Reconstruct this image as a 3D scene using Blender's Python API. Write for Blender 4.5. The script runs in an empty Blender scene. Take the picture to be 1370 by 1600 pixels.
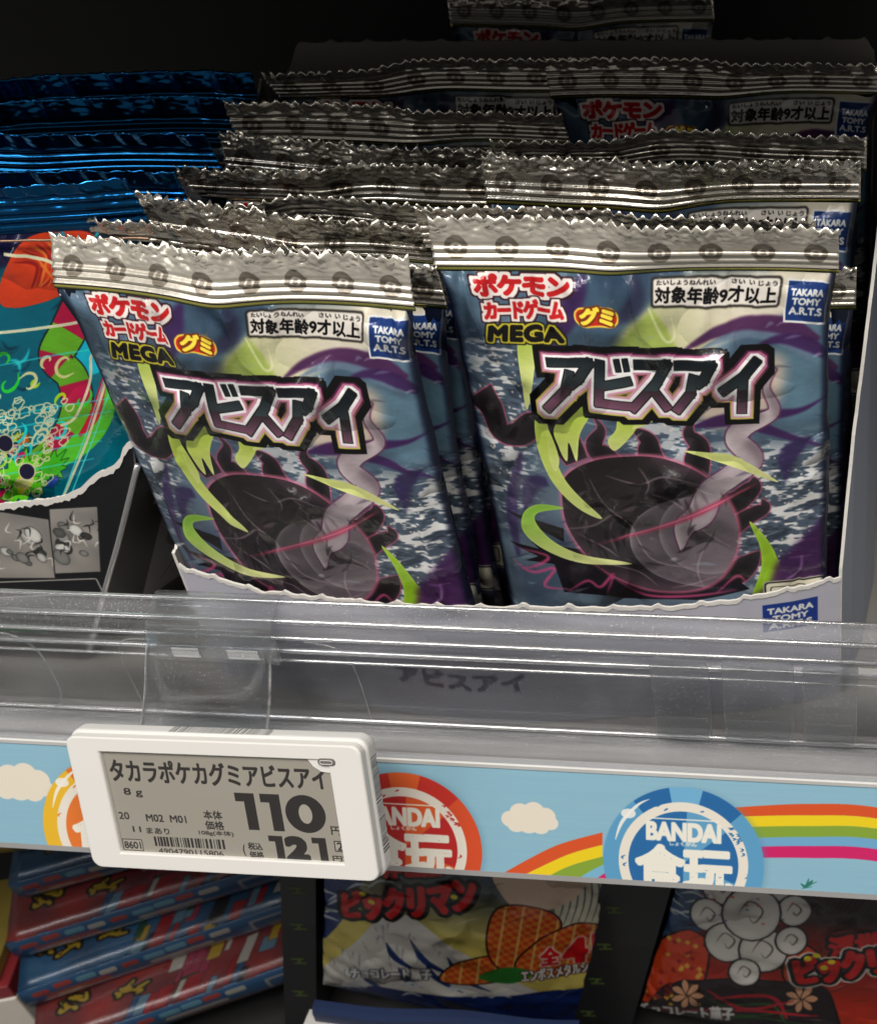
import bpy, math, random
import numpy as np
from mathutils import Matrix, Vector

# ------------------------------------------------------------------ camera
# All scene sizes below are in millimetres and multiplied by MM when meshes are made.
MM = 0.001
FPX = 1930.0                       # focal length in pixels of the 1370 x 1600 photograph
PP = np.array([1180.0, 800.0])     # principal point (the photograph is a crop)
_X = np.array([20480.0, 640.0, -FPX]); _X /= np.linalg.norm(_X)
_D = np.array([100.0, 2600.0, FPX]); _D /= np.linalg.norm(_D); _D -= _X * (_X @ _D); _D /= np.linalg.norm(_D)
RC = np.stack([_X, np.cross(_X, _D), -_D])
CAM = np.array([94.02, -235.877, 113.7785])

scene = bpy.context.scene
cd = bpy.data.cameras.new("camera"); cam = bpy.data.objects.new("camera", cd)
scene.collection.objects.link(cam)
mw = Matrix.Identity(4)
for r in range(3):
    mw[r][0] = RC[r, 0]; mw[r][1] = -RC[r, 1]; mw[r][2] = -RC[r, 2]; mw[r][3] = CAM[r] * MM
cam.matrix_world = mw
cd.sensor_fit = 'VERTICAL'; cd.sensor_height = 24.0; cd.lens = 24.0 * FPX / 1600
cd.shift_x = (685 - PP[0]) / 1600; cd.shift_y = 0.0
cd.clip_start = 0.01; cd.clip_end = 20
cd.dof.use_dof = True; cd.dof.focus_distance = 0.275; cd.dof.aperture_fstop = 22.0
scene.camera = cam

# ------------------------------------------------------------------ world, lamps, exposure
w = bpy.data.worlds.new("World"); scene.world = w; w.use_nodes = True
bg = w.node_tree.nodes['Background']
bg.inputs[0].default_value = (1.0, 0.97, 0.93, 1); bg.inputs[1].default_value = 0.13

def area(name, loc, target, sx, sy, power, col):
    l = bpy.data.lights.new(name, 'AREA'); l.shape = 'RECTANGLE'; l.size = sx; l.size_y = sy
    l.energy = power; l.color = col
    o = bpy.data.objects.new(name, l); scene.collection.objects.link(o)
    o.location = loc
    o.rotation_euler = (Vector(target) - Vector(loc)).to_track_quat('-Z', 'Y').to_euler()
    return o
# ceiling tubes over the aisle, then two lamps added for glints
area("area_lamp", (-0.30, -0.80, 1.60), (0, 0, -0.05), 1.5, 0.14, 22, (1.0, 0.93, 0.84))
area("area_lamp", (0.75, -0.60, 1.45), (0, 0, -0.05), 0.12, 0.8, 9, (1.0, 0.94, 0.87))
area("area_lamp", (-0.9, -0.95, 1.75), (0, 0, -0.1), 0.12, 1.2, 10, (0.95, 0.96, 1.0))
area("area_lamp", (0.25, -1.45, 2.1), (0, 0, -0.1), 1.6, 0.15, 15, (1.0, 0.94, 0.87))
area("area_lamp", (0.35, -3.1, 2.5), (0, 0, -0.05), 1.8, 0.12, 4, (1.0, 0.95, 0.9))  # added lamp, gives glints on the film creases
area("area_lamp", (-1.35, -1.0, 1.15), (0, 0, 0), 0.1, 1.0, 3, (1.0, 0.96, 0.9))  # added low side lamp, makes the left rear seals sparkle
scene.view_settings.view_transform = 'Standard'; scene.view_settings.look = 'None'
scene.view_settings.exposure = 0.0; scene.view_settings.gamma = 1.0
scene.render.engine = 'CYCLES'
scene.cycles.use_denoising = True
scene.cycles.max_bounces = 10; scene.cycles.transparent_max_bounces = 24
scene.cycles.caustics_reflective = False; scene.cycles.caustics_refractive = False

# ------------------------------------------------------------------ pixel -> surface helpers (used to lay out prints)
def ray(px, py):
    px = np.asarray(px, float); py = np.asarray(py, float)
    d = np.stack([(px - PP[0]) / FPX, (py - PP[1]) / FPX, np.ones_like(px)])
    return (RC @ d).T
class Plane:
    """maps photograph pixels to millimetres on a surface: origin O, right ex, down ey"""
    def __init__(s, O, ex, ey):
        s.O = np.array(O, float); s.ex = np.array(ex, float); s.ex /= np.linalg.norm(s.ex)
        s.ey = np.array(ey, float); s.ey /= np.linalg.norm(s.ey); s.n = np.cross(s.ex, s.ey)
    def __call__(s, pts):
        pts = np.asarray(pts, float); r = ray(pts[:, 0], pts[:, 1])
        t = ((s.O - CAM) @ s.n) / (r @ s.n)
        P = CAM + r * t[:, None] - s.O
        return np.stack([P @ s.ex, P @ s.ey], 1)
class Crop:
    """same, with coordinates read from an enlarged crop of the photograph"""
    def __init__(s, plane, x0, y0, k): s.p = plane; s.x0 = x0; s.y0 = y0; s.k = k
    def __call__(s, pts):
        pts = np.asarray(pts, float)
        return s.p(np.stack([s.x0 + pts[:, 0] / s.k, s.y0 + pts[:, 1] / s.k], 1))

# ------------------------------------------------------------------ text outlines from Blender's own font
_tx = {}
def glyphs(txt, spacing=1.0):
    """edge soup of a string, normalised to its own box, y down; returns (edges[n,4], aspect)"""
    key = (txt, spacing)
    if key in _tx: return _tx[key]
    cu = bpy.data.curves.new("t", 'FONT'); cu.body = txt; cu.space_character = spacing; cu.resolution_u = 4
    ob = bpy.data.objects.new("t", cu); scene.collection.objects.link(ob)
    dg = bpy.context.evaluated_depsgraph_get(); ev = ob.evaluated_get(dg); me = ev.to_mesh()
    me.calc_loop_triangles()
    co = np.zeros(len(me.vertices) * 3); me.vertices.foreach_get('co', co); co = co.reshape(-1, 3)
    tri = np.zeros(len(me.loop_triangles) * 3, int); me.loop_triangles.foreach_get('vertices', tri); tri = tri.reshape(-1, 3)
    e = np.concatenate([tri[:, [0, 1]], tri[:, [1, 2]], tri[:, [2, 0]]])
    ev.to_mesh_clear(); bpy.data.objects.remove(ob); bpy.data.curves.remove(cu)
    p = co[:, :2] * [1, -1]; mn = p.min(0); mx = p.max(0); p = (p - mn) / (mx - mn)
    E_ = np.concatenate([p[e[:, 0]], p[e[:, 1]]], 1)
    _tx[key] = (E_, (mx[0] - mn[0]) / (mx[1] - mn[1])); return _tx[key]

# ------------------------------------------------------------------ painter
def srgb2lin(c): c = np.asarray(c, float); return np.where(c <= .04045, c / 12.92, ((c + .055) / 1.055) ** 2.4)
def lin2srgb(c): c = np.clip(c, 0, 1); return np.where(c <= .0031308, c * 12.92, 1.055 * c ** (1 / 2.4) - .055)
def C8(r, g, b): return np.array([r, g, b], float) / 255
def box1(a, r, ax):
    if r < 1: return a
    pad = [(0, 0)] * a.ndim; pad[ax] = (r + 1, r)
    c = np.cumsum(np.pad(a, pad, mode='edge'), axis=ax)
    n = a.shape[ax]; s1 = [slice(None)] * a.ndim; s0 = [slice(None)] * a.ndim
    s1[ax] = slice(2 * r + 1, 2 * r + 1 + n); s0[ax] = slice(0, n)
    return (c[tuple(s1)] - c[tuple(s0)]) / (2 * r + 1)
def blur(a, r):
    r = int(round(r))
    for _ in range(2): a = box1(box1(a, r, 0), r, 1)
    return a
def dilate(m, r, square=False):
    m = m.copy(); n = int(round(r))
    for i in range(n):
        h = m.copy()
        h[1:] = np.maximum(h[1:], m[:-1]); h[:-1] = np.maximum(h[:-1], m[1:])
        if i % 2 or square: base = h.copy()
        else: base = m
        g = h
        g[:, 1:] = np.maximum(g[:, 1:], base[:, :-1]); g[:, :-1] = np.maximum(g[:, :-1], base[:, 1:])
        m = g
    return m
def vnoise(h, w_, cy, cx, rng):
    gy = rng.random((cy + 2, cx + 2)); y = np.linspace(0, cy, h); x = np.linspace(0, cx, w_)
    iy = y.astype(int); ix = x.astype(int); fy = y - iy; fx = x - ix
    fy = (fy * fy * (3 - 2 * fy))[:, None]; fx = (fx * fx * (3 - 2 * fx))[None]
    a = gy[iy][:, ix]; b = gy[iy][:, ix + 1]; c = gy[iy + 1][:, ix]; d = gy[iy + 1][:, ix + 1]
    return (a * (1 - fx) + b * fx) * (1 - fy) + (c * (1 - fx) + d * fx) * fy
def smooth(pts, n=8, closed=True):
    P = np.asarray(pts, float); N = len(P); out = []
    for i in range(N if closed else N - 1):
        if closed: a, b, c, d = P[i - 1], P[i], P[(i + 1) % N], P[(i + 2) % N]
        else: a, b, c, d = P[max(i - 1, 0)], P[i], P[i + 1], P[min(i + 2, N - 1)]
        for k in range(n):
            t = k / n
            out.append(.5 * ((2 * b) + (c - a) * t + (2 * a - 5 * b + 4 * c - d) * t * t + (3 * b - a - 3 * c + d) * t ** 3))
    if not closed: out.append(P[-1])
    return np.array(out)
class Canvas:
    def __init__(s, w_, h, ppm, col, x0=0.0, y0=0.0, conv=None, seed=1):
        s.W = int(w_ * ppm); s.H = int(h * ppm); s.k = ppm; s.x0 = x0; s.y0 = y0
        s.a = np.ones((s.H, s.W, 3)) * col; s.conv = conv; s.rng = np.random.default_rng(seed)
    def mm(s, pts, raw=False):
        pts = np.asarray(pts, float)
        return pts if (raw or s.conv is None) else s.conv(pts)
    def soup(s, E_):
        """coverage of an edge soup (even-odd), canvas pixel units"""
        m = np.zeros((s.H, s.W)); SS = 3
        x0, y0, x1, y1 = E_.T
        ya, yb = max(0, int(np.floor(min(y0.min(), y1.min())))), min(s.H, int(np.ceil(max(y0.max(), y1.max()))) + 1)
        sl = (x1 - x0) / np.where(y1 == y0, 1e-9, y1 - y0)
        lo = np.minimum(y0, y1); hi = np.maximum(y0, y1)
        for row in range(ya, yb):
            act = (lo < row + 1) & (hi > row)
            if not act.any(): continue
            ax0, ay0, asl, alo, ahi = x0[act], y0[act], sl[act], lo[act], hi[act]
            for q in range(SS):
                y = row + (q + .5) / SS
                k = (alo <= y) & (ahi > y)
                xs = np.sort(ax0[k] + (y - ay0[k]) * asl[k])
                for i in range(0, len(xs) - 1, 2):
                    a, b = max(0.0, xs[i]), min(float(s.W), xs[i + 1])
                    if b <= a: continue
                    ia, ib = int(a), int(b)
                    if ia == ib: m[row, ia] += (b - a) / SS; continue
                    m[row, ia] += (ia + 1 - a) / SS
                    m[row, ia + 1:ib] += 1 / SS
                    if ib < s.W: m[row, ib] += (b - ib) / SS
        return np.clip(m, 0, 1)
    def px(s, mmpts): return (mmpts - [s.x0, s.y0]) * s.k
    def poly(s, pts, raw=False, sm=False):
        pts = s.px(s.mm(pts, raw))
        if sm: pts = smooth(pts)
        return s.soup(np.concatenate([pts, np.roll(pts, -1, 0)], 1))
    def stroke(s, pts, wd, raw=False, sm=True, taper=None):
        """poly-line with varying half-width (mm); wd is a list or number"""
        P = s.mm(pts, raw); wd = np.ones(len(P)) * np.asarray(wd, float) / 2
        Q = np.concatenate([P, wd[:, None]], 1)
        if sm: Q = smooth(Q, 8, False)
        d = np.gradient(Q[:, :2], axis=0); d /= np.linalg.norm(d, axis=1)[:, None] + 1e-9
        nrm = np.stack([-d[:, 1], d[:, 0]], 1) * np.maximum(Q[:, 2:3], .01)
        m = 0
        L = Q[:, :2] + nrm; R_ = Q[:, :2] - nrm
        pts = s.px(np.concatenate([L, R_[::-1]]))
        return s.soup(np.concatenate([pts, np.roll(pts, -1, 0)], 1))
    def segs(s, lst, wd, raw=False):
        """union of square-ended thick segments"""
        m = np.zeros((s.H, s.W))
        for pl in lst:
            P = s.px(s.mm(pl, raw)); h = wd * s.k / 2
            for a, b in zip(P[:-1], P[1:]):
                d = (b - a) / (np.linalg.norm(b - a) + 1e-9); n = np.array([-d[1], d[0]]) * h; e = d * h * .8
                q = np.array([a - e + n, b + e + n, b + e - n, a - e - n])
                m = np.maximum(m, s.soup(np.concatenate([q, np.roll(q, -1, 0)], 1)))
        return m
    def text(s, txt, quad, raw=False, bold=0, spacing=1.0):
        """quad: TL, TR, BR, BL"""
        q = s.px(s.mm(quad, raw)); E_, asp = glyphs(txt, spacing)
        def f(p):
            u, v = p[:, :1], p[:, 1:]
            return (q[0] * (1 - u) + q[1] * u) * (1 - v) + (q[3] * (1 - u) + q[2] * u) * v
        m = s.soup(np.concatenate([f(E_[:, :2]), f(E_[:, 2:])], 1))
        return s.dil(m, bold) if bold else m
    def dil(s, m, mmr, sq=False):
        r = mmr * s.k
        ys, xs = np.nonzero(m > .01)
        if len(ys) == 0: return m
        p = int(r) + 3
        a, b, c, d = max(0, ys.min() - p), min(s.H, ys.max() + p), max(0, xs.min() - p), min(s.W, xs.max() + p)
        sub = m[a:b, c:d]; n = int(r); fr = r - n
        o = dilate(sub, n, sq)
        if fr > .05: o = o * (1 - fr) + dilate(o, 1, True) * fr
        out = m.copy(); out[a:b, c:d] = np.maximum(sub, o); return out
    def fill(s, m, col, op=1.0):
        m = (m * op)[..., None]; s.a = s.a * (1 - m) + np.asarray(col) * m
    def grad(s, m, c0, c1, p0, p1, op=1.0, raw=False):
        q = s.px(s.mm([p0, p1], raw)); d = q[1] - q[0]
        yy, xx = np.mgrid[0:s.H, 0:s.W]
        t = np.clip(((xx - q[0][0]) * d[0] + (yy - q[0][1]) * d[1]) / (d @ d), 0, 1)[..., None]
        s.fill(m, np.asarray(c0) * (1 - t) + np.asarray(c1) * t, op)
    def ell(s, c, rx, ry, raw=True, n=48):
        t = np.linspace(0, 2 * np.pi, n, endpoint=False)
        return s.poly(np.stack([c[0] + rx * np.cos(t), c[1] + ry * np.sin(t)], 1), raw)
    def rrect(s, x, y, w_, h, r, raw=True):
        t = np.linspace(0, np.pi / 2, 6); P = []
        for cx, cy, a in ((x + w_ - r, y + h - r, 0), (x + r, y + h - r, np.pi / 2), (x + r, y + r, np.pi), (x + w_ - r, y + r, 1.5 * np.pi)):
            P += [(cx + r * np.cos(a + q), cy + r * np.sin(a + q)) for q in t]
        return s.poly(P, raw)
    def image(s, name, gain=1.0, contrast=0.0, sat=1.0):
        g = s.a.mean(-1, keepdims=True); s.a = np.clip(g + (s.a - g) * sat, 0, 1)
        c = np.clip(s.a, 0, 1); s.a = c * (1 - contrast) + (c * c * (3 - 2 * c)) * contrast
        a = lin2srgb(srgb2lin(np.clip(s.a, 0, 1)) * gain)
        im = bpy.data.images.new(name, s.W, s.H)
        b = np.ones((s.H, s.W, 4), np.float32); b[..., :3] = a[::-1]
        im.pixels.foreach_set(b.ravel()); im.pack(); im.update()
        return im

def quadbox(x, y, w_, h): return [(x, y), (x + w_, y), (x + w_, y + h), (x, y + h)]
WHITE = C8(240, 238, 232); BLACK = C8(18, 17, 20)

def maker_badge(cv, quad):
    """blue square with white TAKARA TOMY A.R.T.S; quad given in the canvas' own coordinates (TL TR BR BL)"""
    q = cv.mm(quad)
    m = cv.poly(q, raw=True)
    cv.fill(cv.dil(m, .45, True), C8(214, 214, 210)); cv.fill(m, C8(38, 70, 128))
    def sub(a, b, c, d):
        f = lambda u, v: (q[0] * (1 - u) + q[1] * u) * (1 - v) + (q[3] * (1 - u) + q[2] * u) * v
        return [f(a, b), f(c, b), f(c, d), f(a, d)]
    for t, a, b, c, d in (("TAKARA", .09, .20, .90, .37), ("TOMY", .14, .44, .86, .60), ("A.R.T.S", .09, .67, .92, .84)):
        cv.fill(cv.text(t, sub(a, b, c, d), raw=True, bold=.13), WHITE)

# ------------------------------------------------------------------ artwork of the gummy packet
def paint_gummy():
    pl = Plane((0, -4, 0), (1, 0, 0), (0, 0, -1))
    def surf(pts):
        pts = np.asarray(pts, float); r = ray(pts[:, 0], pts[:, 1]); y = np.zeros(len(pts))
        for _ in range(4):
            t = (y - CAM[1]) / r[:, 1]; P = CAM + r * t[:, None]
            u = np.clip(P[:, 0] / 85, .02, .98); v = np.maximum(0, -P[:, 2])
            y = .4 - 6.2 * (4 * u * (1 - u)) ** .55 * (1 - np.exp(-v / 13))
        return np.stack([P[:, 0], -P[:, 2] - .3], 1)
    k5 = Crop(surf, 650, 300, 1.9028); k3 = Crop(surf, 680, 400, 2.0758)
    cv = Canvas(87, 120, 9.0, C8(92, 106, 120), x0=-1.0, y0=0.0, conv=k5, seed=4)
    H, W, rng = cv.H, cv.W, cv.rng
    full = np.ones((H, W))
    cv.grad(full, C8(74, 98, 118), C8(96, 110, 124), (600, 260), (600, 1000))
    n = vnoise(H, W, 10, 7, rng); cv.fill(np.clip(n * 1.6 - .6, 0, 1), C8(118, 142, 160), .6)
    n = vnoise(H, W, 16, 9, rng); cv.fill(np.clip(n * 1.8 - .9, 0, 1), C8(48, 62, 84), .55)
    # teal light on the right side
    cv.fill(blur(cv.poly([(1080, 430), (1260, 430), (1250, 760), (1120, 720), (1040, 560)]), 40), C8(104, 136, 152), .8)
    # rippled water, lower part and left edge
    base = np.zeros((H, W))
    for cy, cx, a in ((60, 20, .5), (130, 34, .35), (260, 70, .3)): base += a * vnoise(H, W, cy, cx, rng)
    water = blur(cv.poly([(820, 760), (1260, 740), (1260, 1130), (980, 1180), (900, 1000)]), 30)
    water = np.maximum(water, blur(cv.poly([(150, 420), (300, 400), (340, 640), (330, 960), (240, 1000), (150, 640)]), 26) * .9)
    water = np.maximum(water, blur(cv.poly([(560, 640), (900, 640), (880, 820), (560, 800)]), 22) * .7)
    cv.fill(water, C8(84, 96, 110), .75)
    cv.fill(water * np.clip((base - .60) * 9, 0, 1), C8(222, 222, 220), .9)
    cv.fill(water * np.clip((.50 - base) * 8, 0, 1), C8(52, 56, 68), .55)
    sp = (rng.random((H // 4 + 1, W // 4 + 1)) > .982).astype(float)
    sp = np.kron(sp, np.ones((4, 4)))[:H, :W]
    cv.fill(blur(sp, 1) * water, C8(228, 214, 200), 1.0)
    # pale burst behind the age notice
    cv.grad(blur(cv.poly([(560, 490), (620, 400), (700, 330), (800, 250), (1260, 240), (1250, 330), (1080, 380), (930, 440), (840, 490)]), 7),
            C8(170, 176, 120), C8(206, 198, 178), (600, 470), (950, 320))
    cv.fill(blur(cv.poly([(570, 490), (640, 400), (700, 345), (745, 400), (790, 490)]), 3), C8(158, 178, 92), .95)
    cv.fill(blur(cv.stroke([(690, 340), (740, 440), (770, 430), (760, 370)], [.4, .6, .6, .3]), 1), C8(206, 212, 160), .8)
    cv.fill(blur(cv.poly([(840, 640), (1040, 500), (1105, 500), (1090, 620), (1010, 690), (900, 700)], sm=True), 12), C8(196, 178, 160), .9)
    # violet sweeps
    V = C8(72, 42, 92)
    cv.fill(blur(cv.stroke([(500, 240), (470, 300), (440, 380), (400, 460)], [1, 4.5, 4.2, 1]), 4), V, .85)
    cv.fill(blur(cv.stroke([(640, 240), (655, 290), (640, 340), (560, 400)], [1, 3, 3.6, 1]), 5), C8(62, 60, 88), .75)
    cv.fill(blur(cv.stroke([(790, 478), (880, 425), (1010, 395), (1130, 415), (1215, 440)], [.3, 2.2, 3.6, 4.6, 1.0]), 2), C8(86, 50, 92), .95)
    cv.fill(blur(cv.stroke([(830, 480), (940, 430), (1050, 430), (1200, 478)], [.3, 1.6, 2.0, 4.0]), 2), C8(104, 122, 142), .9)
    cv.fill(blur(cv.stroke([(1000, 470), (1090, 440), (1180, 455), (1235, 490)], [.3, 2, 3.2, 1.5]), 1.5), V, .9)
    cv.fill(blur(cv.stroke([(820, 700), (920, 680), (1050, 665), (1160, 648), (1240, 610)], [.4, 3.4, 2.8, 1.2, .2]), 1.5), V, .95)
    cv.fill(blur(cv.stroke([(1030, 700), (1130, 730), (1240, 760)], [3.0, 1.6, .2]), 1.5), V, .9)
    cv.fill(blur(cv.stroke([(1190, 730), (1120, 780), (1110, 860)], [1.4, 4.2, .3]), 3), C8(66, 54, 96), .85)
    cv.fill(blur(cv.stroke([(840, 640), (800, 610), (760, 640)], [4, 5, 2]), 6), C8(150, 120, 160), .5)
    cv.fill(blur(cv.stroke([(380, 860), (330, 870), (310, 960)], [2.5, 4, .4]), 3), C8(62, 50, 92), .85)
    cv.fill(blur(cv.stroke([(300, 770), (270, 930), (290, 1080)], [1, 3, 1.2]), 3), C8(70, 56, 96), .8)
    # smoke-dark ribbons
    DK = C8(42, 37, 41)
    def ribbon(p, wd, c, rim=C8(168, 84, 112), rimw=.35, hl=C8(96, 84, 92)):
        m = cv.stroke(p, wd); cv.fill(blur(cv.dil(m, rimw), 1), rim, .8); cv.fill(m, c)
        cv.fill(np.clip(m - blur(m, 14) * 1.05, 0, 1), hl, .8)
    ribbon([(170, 595), (205, 640), (235, 710), (290, 720), (345, 690), (420, 730), (470, 800)], [9, 6.5, 5.6, 5.8, 6.6, 8.5, 6], DK)
    ribbon([(610, 840), (560, 790), (525, 750), (545, 705), (525, 672)], [5.5, 6.2, 4.2, 2, .3], DK)
    ribbon([(720, 820), (695, 780), (690, 740), (660, 715), (640, 708)], [5, 5.6, 4.0, 2.2, .3], DK)
    ribbon([(840, 850), (840, 800), (845, 755), (815, 720), (825, 680)], [5, 6.0, 4.6, 2.8, .3], DK)
    ribbon([(860, 960), (950, 930), (1010, 880), (1015, 850)], [10, 6, 4.0, .8], DK)
    ribbon([(930, 1010), (990, 970), (1045, 940), (1040, 915)], [5, 4, 3, .3], DK)
    ribbon([(900, 1130), (960, 1130), (1000, 1100), (1030, 1070)], [9, 7, 5, .6], DK)
    # ragged dark mass, a rock-like swell, with facets
    cv.fill(cv.poly([(430, 1000), (255, 945), (330, 990), (430, 1040)]), DK)
    cv.fill(cv.poly([(470, 1090), (262, 1035), (300, 1060), (350, 1085), (310, 1095), (420, 1110)]), DK)
    cv.fill(cv.poly([(480, 1060), (330, 1040), (400, 1110), (430, 1190), (600, 1210), (840, 1215), (1000, 1180), (900, 1100)]), C8(44, 40, 48))
    body = [(445, 1000), (425, 900), (440, 840), (520, 798), (620, 785), (740, 795), (850, 840), (930, 920), (965, 1010), (945, 1100),
            (880, 1165), (780, 1190), (660, 1175), (540, 1120)]
    m = cv.poly(body, sm=True)
    cv.fill(blur(cv.dil(m, .7), 3), C8(196, 110, 138), .75)
    cv.grad(m, C8(36, 32, 35), C8(84, 77, 84), (560, 840), (900, 1120))
    cv.fill(np.clip(m - blur(m, 26), 0, 1) * m, C8(142, 104, 122), .6)
    cv.grad(m * cv.poly([(380, 700), (700, 790), (640, 960), (500, 990), (400, 900)]), C8(44, 38, 40), C8(66, 58, 60), (480, 800), (620, 960), .8)
    for c, r, a in (((845, 1045), (17.5, 13.5), .45), ((870, 1020), (12, 12), .30)):
        q = k5([c])[0]; g = cv.ell(q, r[0], r[1]); cv.fill(g * m, C8(130, 122, 128), a)
        cv.fill(np.clip(g - blur(g, 10), 0, 1) * m, C8(190, 180, 184), .5)
    for p in ([(510, 850), (560, 930), (640, 1000), (620, 1040)], [(560, 840), (660, 870), (740, 850), (860, 880)], [(640, 1000), (700, 1090), (830, 1120)],
              [(660, 820), (690, 870), (680, 900)], [(430, 1000), (520, 990), (580, 960), (615, 975)], [(470, 1010), (560, 1060), (600, 1090)],
              [(700, 900), (780, 930), (860, 1010), (950, 1060)], [(560, 1110), (660, 1130), (720, 1175)], [(860, 1060), (840, 1120), (860, 1180)],
              [(760, 1180), (830, 1165), (900, 1140)]):
        l = cv.stroke(p, [.15] + [.45] * (len(p) - 2) + [.1]); cv.fill(blur(l, 1), C8(168, 150, 158), .55)
    # grey twisting ribbon
    m = cv.stroke([(1080, 530), (1052, 585), (1075, 655), (985, 702), (960, 740), (1005, 795), (940, 850), (880, 895), (850, 960), (800, 1000), (790, 1070)],
                  [.4, 1.3, 2.6, 4.6, 5.0, 5.6, 5.6, 6.0, 6.6, 5.0, .4])
    cv.fill(blur(cv.dil(m, .4), 1), C8(110, 66, 96), .85)
    cv.grad(m, C8(184, 170, 174), C8(146, 136, 142), (1060, 600), (850, 1000))
    e = np.clip(m - blur(m, 12), 0, 1) * m; cv.fill(e, C8(226, 216, 218), .8)
    e2 = np.roll(m, (18, -12), (0, 1)); cv.fill(m * (1 - blur(e2, 8)), C8(92, 80, 90), .6)
    for i in range(60):
        a = rng.uniform(0, 6.28); r0 = rng.uniform(60, 230); cx, cy = 700 + 1.2 * r0 * math.cos(a), 990 + .8 * r0 * math.sin(a)
        l = cv.stroke([(cx, cy), (cx + 30 * math.sin(a) + rng.uniform(-8, 8), cy - 22 * math.cos(a)), (cx + 58 * math.sin(a), cy - 50 * math.cos(a) + rng.uniform(-10, 10))], [.1, rng.uniform(.3, 1.3), .1])
        cv.fill(blur(l, 1), [C8(24, 21, 24), C8(112, 98, 108), C8(60, 52, 58)][i % 3], .5)
    for i in range(46):
        x, y = rng.uniform(180, 1230), rng.uniform(400, 1200); t = rng.uniform(-.5, .5); L = rng.uniform(20, 90)
        l = cv.stroke([(x, y), (x + L / 2, y + L * t * .5 + rng.uniform(-8, 8)), (x + L, y + L * t)], [.1, rng.uniform(.3, 1.0), .1])
        cv.fill(blur(l, 1), [C8(214, 220, 226), C8(52, 50, 74), C8(146, 160, 176)][i % 3], .35)
    # magenta beam
    l = cv.stroke([(520, 1050), (700, 1005), (860, 950), (1022, 868)], [.1, .9, 1.6, .2]); cv.fill(blur(l, 3), C8(170, 70, 100), .9)
    l = cv.stroke([(600, 1030), (860, 950), (1000, 880)], [.1, .4, .1]); cv.fill(blur(l, 1), C8(226, 130, 150), .8)
    # magenta squiggles at the foot
    for p in ([(270, 1090), (330, 1130), (400, 1120), (370, 1170), (440, 1180)], [(440, 1190), (500, 1160), (540, 1180), (580, 1140), (560, 1200)],
              [(300, 1060), (380, 1085), (350, 1110), (300, 1120)], [(590, 1160), (680, 1200), (800, 1205), (960, 1180)], [(900, 1190), (960, 1140), (990, 1160)]):
        l = cv.stroke(p, [.2] + [.7] * (len(p) - 2) + [.2]); cv.fill(blur(l, 2), C8(196, 82, 128), .9)
    # green blades
    def blade(p, c0=C8(168, 192, 78), c1=C8(196, 208, 128), a=None, b=None, sm=True):
        m = cv.poly(p, sm=sm); a = a or p[0]; b = b or p[len(p) // 2]
        cv.grad(m, c0, c1, a, b); cv.fill(np.clip(m - blur(m, 5), 0, 1) * m, C8(214, 224, 150), .5)
    blade([(292, 440), (345, 432), (342, 520), (320, 645), (300, 560)])
    blade([(343, 665), (372, 655), (398, 770), (440, 860), (548, 968), (470, 935), (395, 860), (350, 760)])
    blade([(405, 690), (512, 600), (518, 650), (480, 720), (470, 800), (445, 745), (440, 800), (415, 760)])
    blade([(380, 700), (415, 790), (405, 830), (385, 790)])
    blade([(598, 672), (640, 670), (655, 700), (592, 765), (566, 738), (590, 705)])
    blade([(735, 660), (690, 690), (640, 704), (668, 678)])
    blade([(430, 940), (350, 930), (305, 955), (306, 1010), (370, 1065), (500, 1108), (640, 1106), (500, 1082), (400, 1040), (345, 985), (350, 955)],
          C8(128, 176, 64), C8(206, 212, 140))
    blade([(800, 770), (870, 775), (960, 790), (1090, 860), (980, 830), (860, 790)], C8(186, 200, 110), C8(196, 196, 140))
    blade([(1000, 980), (1045, 1020), (1080, 1080), (1095, 1150), (1010, 1205), (1035, 1120), (1030, 1050)], C8(150, 190, 54), C8(140, 184, 40))
    # violet corner
    m = blur(cv.poly([(1080, 1110), (1160, 1030), (1235, 960), (1270, 1230), (960, 1240), (1060, 1170)]), 8); cv.fill(m, C8(74, 40, 88), .95)
    for p in ([(1070, 1180), (1150, 1130), (1160, 1080)], [(1120, 1090), (1190, 1080)], [(1100, 1195), (1180, 1150), (1210, 1160)]):
        cv.fill(blur(cv.stroke(p, [.2] + [.6] * (len(p) - 2) + [.2]), 2), C8(168, 140, 178), .7)
    # continues below what the tray leaves open
    cv.fill(blur(cv.poly([(200, 1235), (1260, 1235), (1260, 1600), (200, 1600)]), 10), C8(40, 36, 46))
    # small outlined panel at the lower right
    q = k5([(1040, 1160)])[0]
    cv.fill(cv.rrect(q[0], q[1], 16, 9, 1.2), C8(150, 148, 138)); cv.fill(cv.rrect(q[0] + .35, q[1] + .35, 15.3, 8.3, 1.0), C8(62, 60, 58))
    cv.fill(cv.rrect(q[0] + .8, q[1] + .8, 14.4, 7.4, .8), C8(196, 192, 172)); cv.fill(cv.rrect(q[0] + 1.8, q[1] + 1.8, 9, 5, .7), C8(80, 78, 74))
    cv.fill(cv.rrect(q[0] + 2.1, q[1] + 2.1, 8.4, 4.4, .6), C8(188, 184, 166))
    # ---- lettering
    def logo(txt, quad, face, rings, conv=None, bold=.25, sp=1.0):
        sv = cv.conv
        if conv: cv.conv = conv
        m = cv.text(txt, quad, bold=bold, spacing=sp); cv.conv = sv
        for r, c in rings: cv.fill(cv.dil(m, r, True), c)
        cv.fill(m, face); return m
    RED = C8(196, 40, 44)
    logo("ポケモン", [(168, 243), (455, 246), (448, 306), (172, 302)], RED, [(1.0, C8(70, 40, 52)), (.65, C8(226, 216, 208))], bold=.34, sp=.86)
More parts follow.
